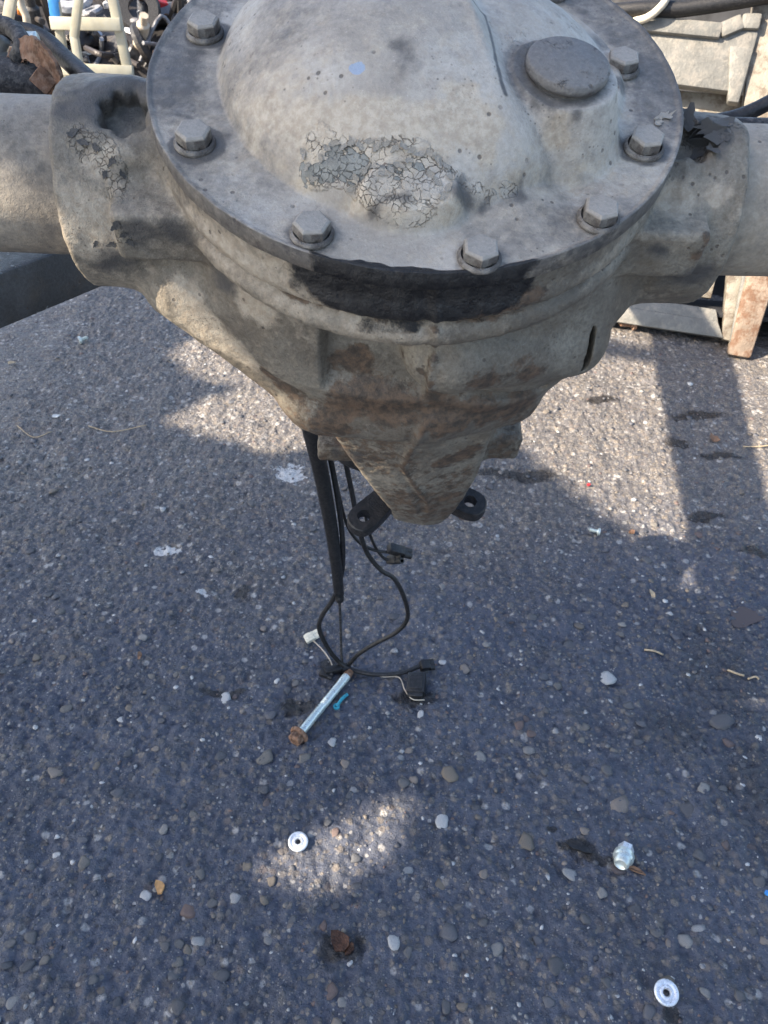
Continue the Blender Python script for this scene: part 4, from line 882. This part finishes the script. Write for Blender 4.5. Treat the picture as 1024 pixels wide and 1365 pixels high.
# ladder
lad = tag(empty('step_ladder', at(90, 119, (0, 1, 0), 4.0)), 'pale trestle step ladder standing before the scrap heap, one leg blue at the top', 'ladder')
def lpart(name, a, b, w_, m, Y=4.0, Y2=None):
    bm = bmesh.new(); p, q = at(*a, (0, 1, 0), Y), at(*b, (0, 1, 0), Y2 or Y)
    add_beam(bm, p - lad.location, q - lad.location, w_, .03, (0, -1, .2), .004, 2); return bm_obj(name, bm, m, lad, True, 40)
lpart('leg', (64, -60), (92, 119), .036, M_LADDER)
lpart('leg', (138, -60), (176, 119), .040, M_LADDER)
lpart('leg', (112, -60), (99, 50), .034, M_LADDER, 3.9); lpart('leg', (99, 48), (112, 122), .034, M_LADDER, 3.9)
lpart('leg', (26, -60), (-8, 130), .040, M_LADDER, 3.8)
lpart('rung', (68, 31), (162, 33), .05, M_LADDER, 3.985)
lpart('rung', (84, 92), (178, 96), .05, M_LADDER, 3.985)
o = lpart('leg_sleeve', (63, -60), (75, 24), .042, M_BLUE, 3.992); o['label'] = 'blue upper part of the ladder leg'

# scrap yard heap
M_SCRAP = None
def scrap_material():
    t = NT('mixed_scrap'); rnd = t.attr('tint')
    r = t.n('ShaderNodeValToRGB'); t.t.links.new(rnd, r.inputs[0]); el = r.color_ramp.elements; r.color_ramp.interpolation = 'CONSTANT'
    cs = [(.03, .03, .033), (.16, .16, .17), (.05, .05, .055), (.32, .33, .35), (.022, .022, .024), (.09, .09, .095), (.42, .43, .45), (.045, .04, .04), (.14, .075, .045), (.24, .25, .27), (.03, .03, .032), (.07, .08, .10), (.20, .17, .14), (.06, .06, .06)]
    while len(el) < len(cs): el.new(.5)
    for k, c in enumerate(cs): el[k].position = k / len(cs); el[k].color = c + (1,)
    col = t.mix(t.ramp(t.noise(14, 6, .7), .45, .65, 0, .6), r.outputs[0], (.06, .05, .045))
    return t.out(col, .45, .25, t.bump(t.noise(60, 4), .006, .7))
M_SCRAP = scrap_material()
def heap_z(x, y): return max(0.0, .75 * (1 - math.exp(-max(0, y - 4.12) * .55))) * (.8 + .25 * math.sin(x * 2.1 + y))
rs = random.Random(5)
def scrap_piece(bm, kind, s):
    if kind == 0: add_box(bm, (0, 0, 0), (s * rs.uniform(.6, 1.6), s * rs.uniform(.5, 1), s * rs.uniform(.3, .8)), None, s * .06, 1)
    elif kind == 1: add_lathe(bm, [(0, -s), (s * .4, -s), (s * .42, -s * .3), (s * .3, -s * .25), (s * .3, s * .5), (s * .2, s * .6), (s * .2, s), (0, s)], 12)
    elif kind == 2:
        add_tube(bm, smooth_path([(rs.uniform(-1, 1) * s * 1.6, rs.uniform(-1, 1) * s * 1.6, rs.uniform(-.4, .8) * s) for _ in range(4)], 5), s * rs.uniform(.07, .16), 7)
    elif kind == 3: add_lathe(bm, [(s * .45, -s * .18), (s * .9, -s * .2), (s * 1.0, 0), (s * .9, s * .2), (s * .45, s * .18), (s * .45, -s * .18)], 18)
    else:
        add_box(bm, (0, 0, 0), (s, s * .8, s * .55), None, s * .05, 1)
        for k in range(3): add_lathe(bm, [(0, 0), (s * .14, 0), (s * .14, s * .35), (s * .1, s * .4), (0, s * .4)], 10, Matrix.Translation((s * (-.3 + .3 * k), 0, s * .27)))
        add_box(bm, (s * .2, -s * .45, 0), (s * .3, s * .2, s * .3), None, s * .03, 1)
hV, hF, hT, off = [], [], [], 0
for k in range(1300):
    bm = bmesh.new(); sz = rs.uniform(.03, .14); scrap_piece(bm, rs.choice([0, 0, 1, 2, 2, 3, 4]), sz)
    y = rs.uniform(4.2, 7.4); x = rs.uniform(-1.05, 1.0) * y * .62
    if rs.random() < .75: x = -abs(x) if rs.random() < .8 else abs(x)
    if x > .9 and y < 5.0: y += 1
    if x > -.5 and y < 4.6: y += .5
    M = Matrix.Translation((x, y, heap_z(x, y) + sz * rs.uniform(-.1, .5))) @ Matrix.Rotation(rs.uniform(0, 6.3), 4, 'Z') @ Matrix.Rotation(rs.uniform(-1.2, 1.2), 4, 'X')
    bmesh.ops.transform(bm, matrix=M, verts=bm.verts); bmesh.ops.triangulate(bm, faces=bm.faces)
    bm.verts.index_update(); a = np.array([v.co[:] for v in bm.verts]); f = np.array([[v.index for v in q.verts] for q in bm.faces]); bm.free()
    hV.append(a); hF.append(f + off); off += len(a); hT.append(np.full(len(a), rs.random()))
# the mound under the pieces
mx = np.linspace(-6, 6, 50); my = np.linspace(4.08, 9, 30); MXg, MYg = np.meshgrid(mx, my, indexing='ij')
mz = np.array([heap_z(a, b) - .03 for a, b in zip(MXg.ravel(), MYg.ravel())]) + .05 * fbm(np.stack([MXg.ravel(), MYg.ravel(), 0 * MXg.ravel()], 1), 3, 3, 4)
i, j = np.meshgrid(np.arange(49), np.arange(29), indexing='ij'); q0 = i * 30 + j
mf = np.stack([q0, q0 + 30, q0 + 31, q0 + 1], -1).reshape(-1, 4); mf = np.concatenate([mf[:, [0, 1, 2]], mf[:, [0, 2, 3]]])
hV.append(np.stack([MXg.ravel(), MYg.ravel(), mz], 1)); hF.append(mf + off); hT.append(np.full(len(mz), .02))
hm_ = mesh_np('scrap_heap', np.concatenate(hV), np.concatenate(hF)); attr(hm_, 'tint', np.concatenate(hT))
o = link('scrap_heap', hm_, M_SCRAP, None); sharp(hm_, 40)
tag(o, 'heap of mixed scrap engine parts, pipes and casings at the back of the yard', 'scrap heap', kind='stuff')
M_RED = simple('red_plastic', (.42, .03, .035), .45, 0, .2, 30); M_ORANGE = simple('orange_plastic', (.62, .20, .03), .5, 0, .2, 30)
M_SILVER = simple('grey_aluminium_casing', (.50, .51, .53), .45, .4, .25, 25, .004, 80, (.10, .09, .08), .6)
M_TAN = simple('tan_pipe', (.42, .36, .28), .6, 0, .2, 30)
def scrap_thing(name, px, py, Y, kind, s, m, label, cat, rot=(0, 0, 0)):
    bm = bmesh.new(); scrap_piece(bm, kind, s); o = bm_obj(name, bm, m, None, True, 40)
    o.location = at(px, py, (0, 1, 0), Y); o.rotation_euler = rot; tag(o, label, cat)
scrap_thing('hose_coil', 185, 12, 4.5, 3, .105, M_RUBBERDUSTY, 'black rubber tyre-like ring on the scrap heap right of the ladder', 'rubber ring', (1.2, .2, .1))
scrap_thing('red_scrap', 210, 4, 4.6, 0, .085, M_RED, 'small red plastic panel on the scrap heap beside the cover rim', 'panel', (.5, .3, .9))
scrap_thing('engine_casing', 126, 72, 4.45, 4, .17, M_SILVER, 'grey aluminium engine casing lying between the ladder legs', 'engine casing', (.5, .3, .5))
scrap_thing('white_box', 176, 42, 4.4, 0, .065, simple('white_plastic', (.66, .67, .70), .5, 0, .1, 20), 'white and blue plastic box on the scrap heap right of the ladder', 'plastic box', (.3, .2, 1.2))
scrap_thing('orange_scrap', 33, 14, 4.4, 0, .05, M_ORANGE, 'orange plastic piece in the scrap heap at the left edge', 'plastic piece', (.6, .3, .2))
scrap_thing('dark_canister', 46, 30, 4.3, 1, .12, M_RUBBERDUSTY, 'dark cylinder standing in the scrap between two ladder legs', 'canister', (.2, .1, 0))
scrap_thing('shock_absorber', 190, 45, 4.3, 1, .10, M_TAN, 'tan shock absorber lying in the scrap beside the cover rim', 'shock absorber', (.5, .4, 0))
cable_thing('tan_pipe', [at(24, -30, (0, 1, 0), 4.2), at(28, 5, (0, 1, 0), 4.2), at(35, 22, (0, 1, 0), 4.2), at(37, 42, (0, 1, 0), 4.2)], .017, M_TAN, 'tan bent pipe hanging in the scrap beside the leftmost ladder leg', 'pipe')

# added unseen sheet between sun and ground, holes cut to shape the shade
E1 = SUN.cross(Vector((0, 0, 1))).normalized(); E2 = E1.cross(SUN)
TC = Vector((.15, .65, 0)) + SUN * 3.4
def inpoly(x, y, poly):
    r = np.zeros(x.shape, bool); n = len(poly)
    for q in range(n):
        x0, y0 = poly[q][:2]; x1, y1 = poly[(q + 1) % n][:2]
        c = ((y0 > y) != (y1 > y)); r ^= c & (x < (x1 - x0) * (y - y0) / (y1 - y0 + 1e-12) + x0)
    return r
def gpoly(pts): return [at(*p) for p in pts]
HOLES = [gpoly(q) for q in (  # gaps shaped so the sun lands as pools on the ground
    [(226, 470), (262, 448), (330, 430), (560, 500), (560, 605), (425, 604), (345, 606), (262, 580), (228, 556), (262, 536), (330, 520), (268, 512)],
    [(650, 560), (700, 500), (770, 468), (879, 486), (980, 492), (1400, 520), (1400, 690), (1030, 690), (948, 790), (880, 775), (862, 722), (800, 676), (742, 634), (690, 600)],
    [(362, 1168), (350, 1140), (395, 1120), (440, 1108), (490, 1066), (556, 1058), (548, 1112), (480, 1168), (410, 1184)],
)]
TS = .014; tn = np.arange(-1.9, 1.9, TS); TU, TV = np.meshgrid(tn, tn, indexing='ij')
tw = np.stack([TC[q] + TU * E1[q] + TV * E2[q] for q in range(3)], -1)
k_ = tw[..., 2] / SUN.z; tx, ty = tw[..., 0] - k_ * SUN.x, tw[..., 1] - k_ * SUN.y      # where each cell of the sheet throws its shade
wob = .03 * fbm(np.stack([tx.ravel(), ty.ravel(), 0 * tx.ravel()], 1), 9, 3, 77).reshape(tx.shape) * (tx < .3)
keep = inpoly(tx + wob, ty, [(-1.5, -.5), (1.35, -.5), (1.35, 1.1), (.80, 1.45), (.62, 1.55), (.3, 1.75), (-.9, 1.95), (-1.5, 1.9)])
for hpoly in HOLES: keep &= ~inpoly(tx + wob, ty + wob * .7, hpoly)
for lx, lv, lw, lr in ((-.145, -.055, -.105, .026), (-.132, -.065, -.120, .026), (-.115, -.075, -.140, .022), (-.03, -.06, -.24, .022), (-.012, -.055, -.28, .022), (.002, -.055, -.31, .020), (.007, -.05, -.34, .018)):  # more gaps, aimed to let sun onto the bulge and keel
    p = AX @ Vector((lx, lv, lw)); q = p - SUN * (p.z / SUN.z)
    keep &= np.hypot((tx - q.x) * SUN.z, ty - q.y) > lr
ids = -np.ones((len(tn) + 1,) * 2, int); vi = []; fa = []
for a, b in zip(*np.nonzero(keep)):
    q = []
    for da, db in ((0, 0), (1, 0), (1, 1), (0, 1)):
        if ids[a + da, b + db] < 0: ids[a + da, b + db] = len(vi); vi.append(TC + E1 * (tn[0] + (a + da - .5) * TS) + E2 * (tn[0] + (b + db - .5) * TS))
        q.append(ids[a + da, b + db])
    fa.append(q)
me = mesh_np('shade_sheet', np.array([v[:] for v in vi]) - np.array(TC[:]), np.array(fa))
o = link('shade_sheet', me, M_SHADESHEET, None, False); o.location = TC
md = o.modifiers.new('thickness', 'SOLIDIFY'); md.thickness = .003
tag(o, 'added unseen grey sheet with gaps beside the yard, outside the picture', 'shade_sheet')

# added unseen board, nearer than the sheet, shaped to throw the straight dark stripe
PT = 1.27
pq = [at(884, 462) + SUN * PT, at(974, 462) + SUN * PT, at(1032, 690) + SUN * PT, at(950, 790) + SUN * PT]
ext = (pq[1] - pq[2]).normalized() * .9; pq[0] = pq[0] + (pq[0] - pq[3]).normalized() * .9; pq[1] = pq[1] + ext
bm = bmesh.new(); slab(bm, [p - pq[3] for p in pq], .022, .002)
o = bm_obj('stripe_board', bm, simple('stripe_board_grey', (.22, .19, .15), .8, 0, .2, 12), None, True, 40); o.location = pq[3]
tag(o, 'added unseen board overhead that casts the straight shadow stripe', 'shade_board')
# ------------------------------------------------------------------ wiring hanging behind the nose
def atY(px, py, Y): return at(px, py, (0, 1, 0), Y)
loom = tag(empty('wiring_loom', at(462, 890)), 'black wiring loom with thick sleeve hanging behind the nose down to the tarmac', 'wiring loom')
def lcable(name, pts, r, m, n=8, seg=12):
    bm = bmesh.new(); P = smooth_path([Vector(p) - loom.location for p in pts], n)
    if isinstance(r, tuple): r = [r[0] + (r[1] - r[0]) * k / (len(P) - 1) for k in range(len(P))]
    add_tube(bm, P, r, seg); return bm_obj(name, bm, m, loom)
lcable('sleeve', [atY(396, 480, .625), atY(412, 560, .63), atY(428, 630, .64), atY(441, 700, .65), atY(448, 750, .655), atY(452, 792, .66)], (.0095, .0062), M_RUBBER)
lcable('cable', [atY(430, 560, .64), atY(446, 640, .65), atY(456, 710, .655), atY(456, 760, .66), atY(446, 795, .665), atY(429, 822, .67), atY(426, 840, .672), atY(438, 865, .678), atY(452, 882, .682), at(470, 893, (0, 0, 1), .006), at(500, 899, (0, 0, 1), .006), at(535, 897, (0, 0, 1), .008), at(562, 887, (0, 0, 1), .012)], .0030, M_RUBBER)
lcable('cable', [atY(455, 590, .65), atY(468, 650, .655), atY(479, 705, .66), atY(490, 738, .662), atY(508, 760, .663), atY(526, 772, .664), atY(540, 800, .665), atY(543, 825, .667), atY(528, 843, .67), atY(500, 858, .675), atY(478, 872, .68), atY(462, 888, .684), at(440, 896, (0, 0, 1), .006)], .0028, M_RUBBER)
lcable('inner_cable', [atY(452, 790, .66), atY(454, 830, .67), atY(455, 868, .68), at(457, 889, (0, 0, 1), .004)], .0017, M_RUBBERDUSTY)
lcable('collar', [atY(451, 780, .659), atY(453, 800, .661)], .0052, M_RUBBERDUSTY, 2)
lcable('cable', [atY(440, 600, .66), atY(452, 660, .665), atY(463, 700, .668), atY(478, 722, .67), atY(498, 733, .67), atY(516, 736, .67)], .0019, M_RUBBER)
lcable('cable', [atY(484, 670, .665), atY(492, 708, .668), atY(501, 730, .67), atY(512, 744, .67), atY(524, 747, .67)], .0018, M_RUBBER)
lcable('wire', [at(445, 893, (0, 0, 1), .006), at(440, 880, (0, 0, 1), .008), at(430, 866, (0, 0, 1), .008), at(418, 854, (0, 0, 1), .008)], .0009, M_TAN)
lcable('wire', [at(475, 897, (0, 0, 1), .004), at(510, 902, (0, 0, 1), .005), at(532, 903, (0, 0, 1), .006), at(540, 920, (0, 0, 1), .008), at(550, 932, (0, 0, 1), .008), at(566, 933, (0, 0, 1), .006)], .0008, M_TAN)
def connector(px, py, z, size, ang, m, parent=loom, holes=2, Y=None):
    p = at(px, py, (0, 0, 1), z) if Y is None else atY(px, py, Y)
    bm = bmesh.new(); add_box(bm, (0, 0, 0), size, None, min(size) * .15, 2)
    add_box(bm, (size[0] * .56, 0, 0), (size[0] * .3, size[1] * .7, size[2] * .7), None, min(size) * .1, 1)
    add_box(bm, (-size[0] * .1, size[1] * .5, 0), (size[0] * .5, size[1] * .22, size[2] * .5), None, min(size) * .05, 1)
    for k in range(holes): add_lathe(bm, [(size[2] * .28, 0), (size[2] * .40, 0), (size[2] * .40, size[0] * .5), (size[2] * .28, size[0] * .5)], 12, Matrix.Translation((size[0] * .5, size[1] * (-.25 + .5 * k), 0)) @ Matrix.Rotation(math.radians(90), 4, 'Y'))
    o = bm_obj('connector', bm, m, parent, True, 40); o.location = p - (parent.location if parent else Vector()); o.rotation_euler = ang
    return o
connector(528, 733, 0, (.020, .011, .010), (.4, .5, .2), M_RUBBER, Y=.67)
connector(524, 746, 0, (.015, .010, .009), (.8, -.6, -.6), M_RUBBER, Y=.67)
connector(566, 887, .012, (.013, .013, .012), (.3, .2, .3), M_RUBBER)
connector(444, 893, .009, (.024, .010, .010), (.1, .1, .35), M_RUBBER)
connector(432, 898, .008, (.012, .009, .008), (.2, .1, -.3), M_RUBBER)
o = connector(413, 850, .008, (.014, .012, .009), (.3, -.3, .4), M_WPLAS); o['label'] = 'yellowed white connector'
bm = bmesh.new(); add_box(bm, (0, 0, 0), (.024, .030, .013), None, .0022, 2); add_box(bm, (.0, -.017, .002), (.020, .006, .006), None, .001, 1)
add_box(bm, (0, 0, .0068), (.017, .021, .0016), None, .0005, 1)
o = bm_obj('sensor_block', bm, M_RUBBER, loom, True, 40); o.location = at(555, 912, (0, 0, 1), .010) - loom.location; o.rotation_euler = (.12, -.08, -.12)

# ------------------------------------------------------------------ small things lying on the tarmac
def gh(x, y): return float(ground_z(np.array([x]), np.array([y]))[0])
def onground(px, py): 
    p = at(px, py); return Vector((p.x, p.y, gh(p.x, p.y)))
# long bolt
a_, b_ = onground(399, 986), onground(469, 899); bl = (b_ - a_).length; d = (b_ - a_).normalized()
lb = empty('long_bolt'); dd, ss, uu = frame_from(d); lb.matrix_world = Matrix.Translation(a_ + Vector((0, 0, .0105))) @ Matrix((ss, uu, dd)).transposed().to_4x4()
tag(lb, 'long zinc-plated bolt with rusty flanged head, beside the wiring on the tarmac', 'bolt')
lb.matrix_world = lb.matrix_world @ Matrix.Rotation(math.radians(2), 4, 'X')
bm = bmesh.new(); add_lathe(bm, [(0, .0), (.0054, 0), (.0054, bl * .42), (.0050, bl * .425), (.0050, bl * .44)] + [(.0050 + .0005 * (q % 2), bl * .44 + q * .0009) for q in range(10)] + [(.0054, bl * .53), (.0054, bl * .80), (.0058, bl * .81), (.0058, bl * .90)], 24)
bm_obj('shank', bm, M_ZINC, lb, True, 50)
bm = bmesh.new(); add_lathe(bm, [(.0058, bl * .895), (.0056, bl * .93), (.0042, bl * .985), (.0, bl * .99)], 20); bm_obj('tip', bm, M_RUST, lb, True, 50)
bm = bmesh.new(); add_lathe(bm, [(0, .003), (.0122, .003), (.0128, .0015), (.0122, -.0005), (.0098, -.0020)], 28); add_lathe(bm, [(.0098, -.001), (.0098, -.0085), (.0085, -.0098), (.0055, -.0099), (.0045, -.0085), (0, -.0085)], 6)
bm_obj('head', bm, M_RUST, lb, True, 35)
# aluminium cup washers
def washer(px, py, r, label, tilt):
    bm = bmesh.new(); add_lathe(bm, [(r * .30, .0002), (r * .96, .0002), (r, .0010), (r * .97, .0024), (r * .85, .0032), (r * .72, .0030), (r * .56, .0022), (r * .50, .0034), (r * .36, .0036), (r * .27, .0022), (r * .25, .0004), (r * .30, .0002)], 44)
    o = bm_obj('cup_washer', bm, M_ALU, None, True, 50); o.location = onground(px, py) + Vector((0, 0, .002)); o.rotation_euler = tilt
    tag(o, label, 'washer', 'aluminium cup washers on the tarmac')
washer(398, 1126, .0112, 'bright aluminium cup washer beside the sunlit patch on the tarmac', (.12, .05, 0))
washer(886, 1327, .0118, 'bright aluminium cup washer near the lower right corner on the tarmac', (.2, -.12, .4))
# pipe fitting
fit = empty('pipe_fitting'); p = onground(829, 1148); dirv = (onground(835, 1130) - onground(824, 1163)).normalized(); dd, ss, uu = frame_from(dirv)
fit.matrix_world = Matrix.Translation(p + Vector((0, 0, .009))) @ Matrix((ss, uu, dd)).transposed().to_4x4() @ Matrix.Rotation(.35, 4, 'X')
tag(fit, 'zinc pipe fitting with white hexagon end lying on the tarmac', 'pipe fitting')
bm = bmesh.new(); add_lathe(bm, [(0, .004), (.0086, .004), (.0088, .0145), (.0070, .0165), (.0, .0166)], 6); bm_obj('hexagon', bm, M_ALU, fit, True, 35)
bm = bmesh.new(); add_lathe(bm, [(.0095, .005)] + [(.0106 + .0006 * (q % 2), .004 - q * .0012) for q in range(7)] + [(.0095, -.005)], 28); bm_obj('ring', bm, M_ZINC, fit, True, 60)
bm = bmesh.new(); add_lathe(bm, [(.0095, -.004), (.0088, -.0085), (.0078, -.0120), (.0060, -.0135), (.0050, -.0128), (0, -.0110)], 28); bm_obj('nose_cone', bm, M_ZINC, fit, True, 60)
# screws
def screw(px, py, ang, l, r, m, label, cat='screw'):
    bm = bmesh.new(); add_lathe(bm, [(0, 0), (r * 2.2, 0), (r * 2.2, r * 1.0), (r, r * 1.8)] + [(r * (1.12 if q % 2 else .92), r * 2 + q * (l - r * 2) / 16) for q in range(16)] + [(0, l + r)], 14, Matrix.Rotation(math.radians(86), 4, 'Y'))
    o = bm_obj('screw', bm, m, None, True, 40); o.location = onground(px, py) + Vector((0, 0, r * 2.0)); o.rotation_euler = (0, 0, ang); tag(o, label, cat)
screw(799, 713, 2.9, .016, .0028, M_ZINC, 'small bright screw on the tarmac below the sunlit patch')
screw(107, 459, .6, .018, .004, M_ZINC, 'small grey bolt on the tarmac beyond the left side', 'bolt')
screw(846, 441, 3.1, .035, .006, M_RUST, 'rusty bolt lying in the shade under the stillage rail', 'bolt')
# bits and pieces
def chip(name, px, py, w_, l_, m, label, cat, ang=0, th=.0012, curl=.003, seed=0, n=9):
    """a thin crumpled flake with an irregular outline"""
    r = random.Random(seed); bm = bmesh.new(); top, bot = [], []
    c1 = bm.verts.new((0, 0, th + curl * .3)); c0_ = bm.verts.new((0, 0, curl * .3))
    for k in range(n):
        a = 2 * math.pi * k / n; q = r.uniform(.65, 1.1); x, y = math.cos(a) * w_ * .5 * q, math.sin(a) * l_ * .5 * q
        z = curl * abs(math.cos(a + 1)) * r.uniform(.4, 1.2)
        top.append(bm.verts.new((x, y, z + th))); bot.append(bm.verts.new((x, y, z)))
    for k in range(n):
        j = (k + 1) % n; bm.faces.new((top[k], top[j], c1)); bm.faces.new((bot[j], bot[k], c0_)); bm.faces.new((bot[k], bot[j], top[j], top[k]))
    bmesh.ops.recalc_face_normals(bm, faces=bm.faces)
    o = bm_obj(name, bm, m, None, True, 40); o.location = onground(px, py) + Vector((0, 0, .0012)); o.rotation_euler = (0, 0, ang); tag(o, label, cat)
def stick(name, pts, r, m, label, cat):
    bm = bmesh.new(); P = smooth_path([onground(*p) + Vector((0, 0, .0025)) for p in pts], 4); o0 = P[0].copy()
    add_tube(bm, [p - o0 for p in P], r, 6); o = bm_obj(name, bm, m); o.location = o0; tag(o, label, cat)
chip('rust_flake', 452, 1256, .020, .026, M_GLASSY, 'wet dark brown rust flake in an oily hollow near the bottom edge', 'rust flake', .9, .002, .004, 3)
chip('rust_flake', 466, 1268, .008, .016, M_GLASSY, 'narrow sliver of rust beside the wet brown rust flake', 'rust flake', 2.3, .0015, .003, 4)
chip('dead_leaf', 952, 586, .016, .030, M_LEAF, 'small brown dead leaf in the shade stripe below the stillage', 'leaf', .4, .0006, .008, 5)
chip('dead_leaf', 869, 793, .008, .020, M_STRAW, 'pale dry leaf on the tarmac under the sunlit patch tip', 'leaf', .1, .0006, .003, 6)
chip('dead_leaf', 187, 878, .008, .018, M_LEAF, 'narrow brown leaf sliver on the shaded tarmac, left of the wiring', 'leaf', .2, .0006, .006, 7)
chip('dead_leaf', 18, 487, .022, .014, M_STRAW, 'tan leaf scrap on the tarmac at the left edge', 'leaf', .2, .0006, .006, 8)
chip('orange_chip', 214, 1184, .012, .017, simple('orange_stone', (.46, .25, .10), .7, 0, .25, 200), 'small orange-brown chip pressed into the tarmac at lower left', 'chip', .3, .003, .003, 9)
chip('teal_clip_flap', 448, 946, .006, .006, M_TEAL, 'tiny teal plastic crumb beside the teal clip', 'plastic crumb', .3, .002, .001, 10)
chip('blue_crumb', 1021, 1193, .006, .007, M_BLUE, 'blue plastic crumb on the tarmac at the right edge', 'plastic crumb', .3, .002, .002, 11)
chip('red_crumb', 785, 647, .008, .008, M_RED, 'red plastic crumb at the shaded edge of the sunlit tarmac', 'plastic crumb', .3, .002, .002, 12)
chip('rust_crumb', 842, 712, .012, .010, M_RUST, 'rusty crumb on the shaded tarmac right of the bright screw', 'crumb', .3, .003, .002, 13)
chip('white_crumb', 76, 557, .020, .010, simple('white_crumb', (.6, .6, .58), .7), 'white crumb on the tarmac near the left edge', 'crumb', .2, .002, .002, 14)
chip('rubber_scrap', 770, 1132, .030, .010, M_RUBBER, 'ragged black strip of rubber left of the pipe fitting', 'rubber strip', -.5, .003, .003, 15, 14)
chip('rubber_scrap', 848, 1163, .024, .006, M_LEAF, 'dark brown sliver right of the pipe fitting', 'sliver', -.55, .002, .003, 16)
bm = bmesh.new(); P = smooth_path([onground(449, 946) + Vector((0, 0, .004)), onground(456, 938) + Vector((0, 0, .006)), onground(463, 930) + Vector((0, 0, .004))], 5); o0 = P[0].copy()
add_tube(bm, [q - o0 for q in P], .0022, 8); add_lathe(bm, [(.0022, -.001), (.0042, -.001), (.0042, .002), (.0022, .002), (.0022, -.001)], 16)
o = bm_obj('teal_clip', bm, M_TEAL, None, True, 40); o.location = o0; tag(o, 'small teal plastic clip on the tarmac right of the long bolt', 'clip')
stick('straw', [(968, 897), (982, 903), (990, 905)], .0014, M_STRAW, 'dry straw with bent end on the tarmac at right', 'straw')
stick('straw', [(995, 909), (1005, 907), (1010, 910)], .0013, M_STRAW, 'short piece of straw next to the bent dry straw', 'straw')
stick('straw', [(858, 869), (872, 871), (884, 873)], .0014, M_STRAW, 'dry twig lying on the tarmac above the bent straw', 'twig')
stick('straw', [(119, 571), (150, 576), (197, 572)], .0009, M_STRAW, 'long thin straw on the far left tarmac', 'straw')
stick('straw', [(25, 572), (45, 584), (70, 578)], .0009, M_STRAW, 'curved pale straw near the left edge', 'straw')
stick('straw', [(990, 597), (1010, 598), (1030, 596)], .0012, M_STRAW, 'pale straw in the sunlit strip at the right edge', 'straw')
# puddle
t = NT('puddle_water'); M_WATER = t.out((.07, .05, .042), .03, 0, t.bump(t.noise(20, 2), .0004)); t.b.inputs['Specular IOR Level'].default_value = .6
bm = bmesh.new(); pc = at(992, 826); r_ = random.Random(3); vv = []
for k in range(48):
    a = 2 * math.pi * k / 48; q = .82 + .16 * math.sin(2 * a + .6) + .12 * math.sin(3 * a + 2) + .07 * math.sin(5 * a + 1) + r_.uniform(-.03, .03); vv.append(bm.verts.new((math.cos(a) * .026 * q, math.sin(a) * .024 * q, 0)))
bm.faces.new(vv); o = bm_obj('puddle', bm, M_WATER, None, False); o.location = (pc.x, pc.y, gh(pc.x, pc.y) + .0012); tag(o, kind='structure')
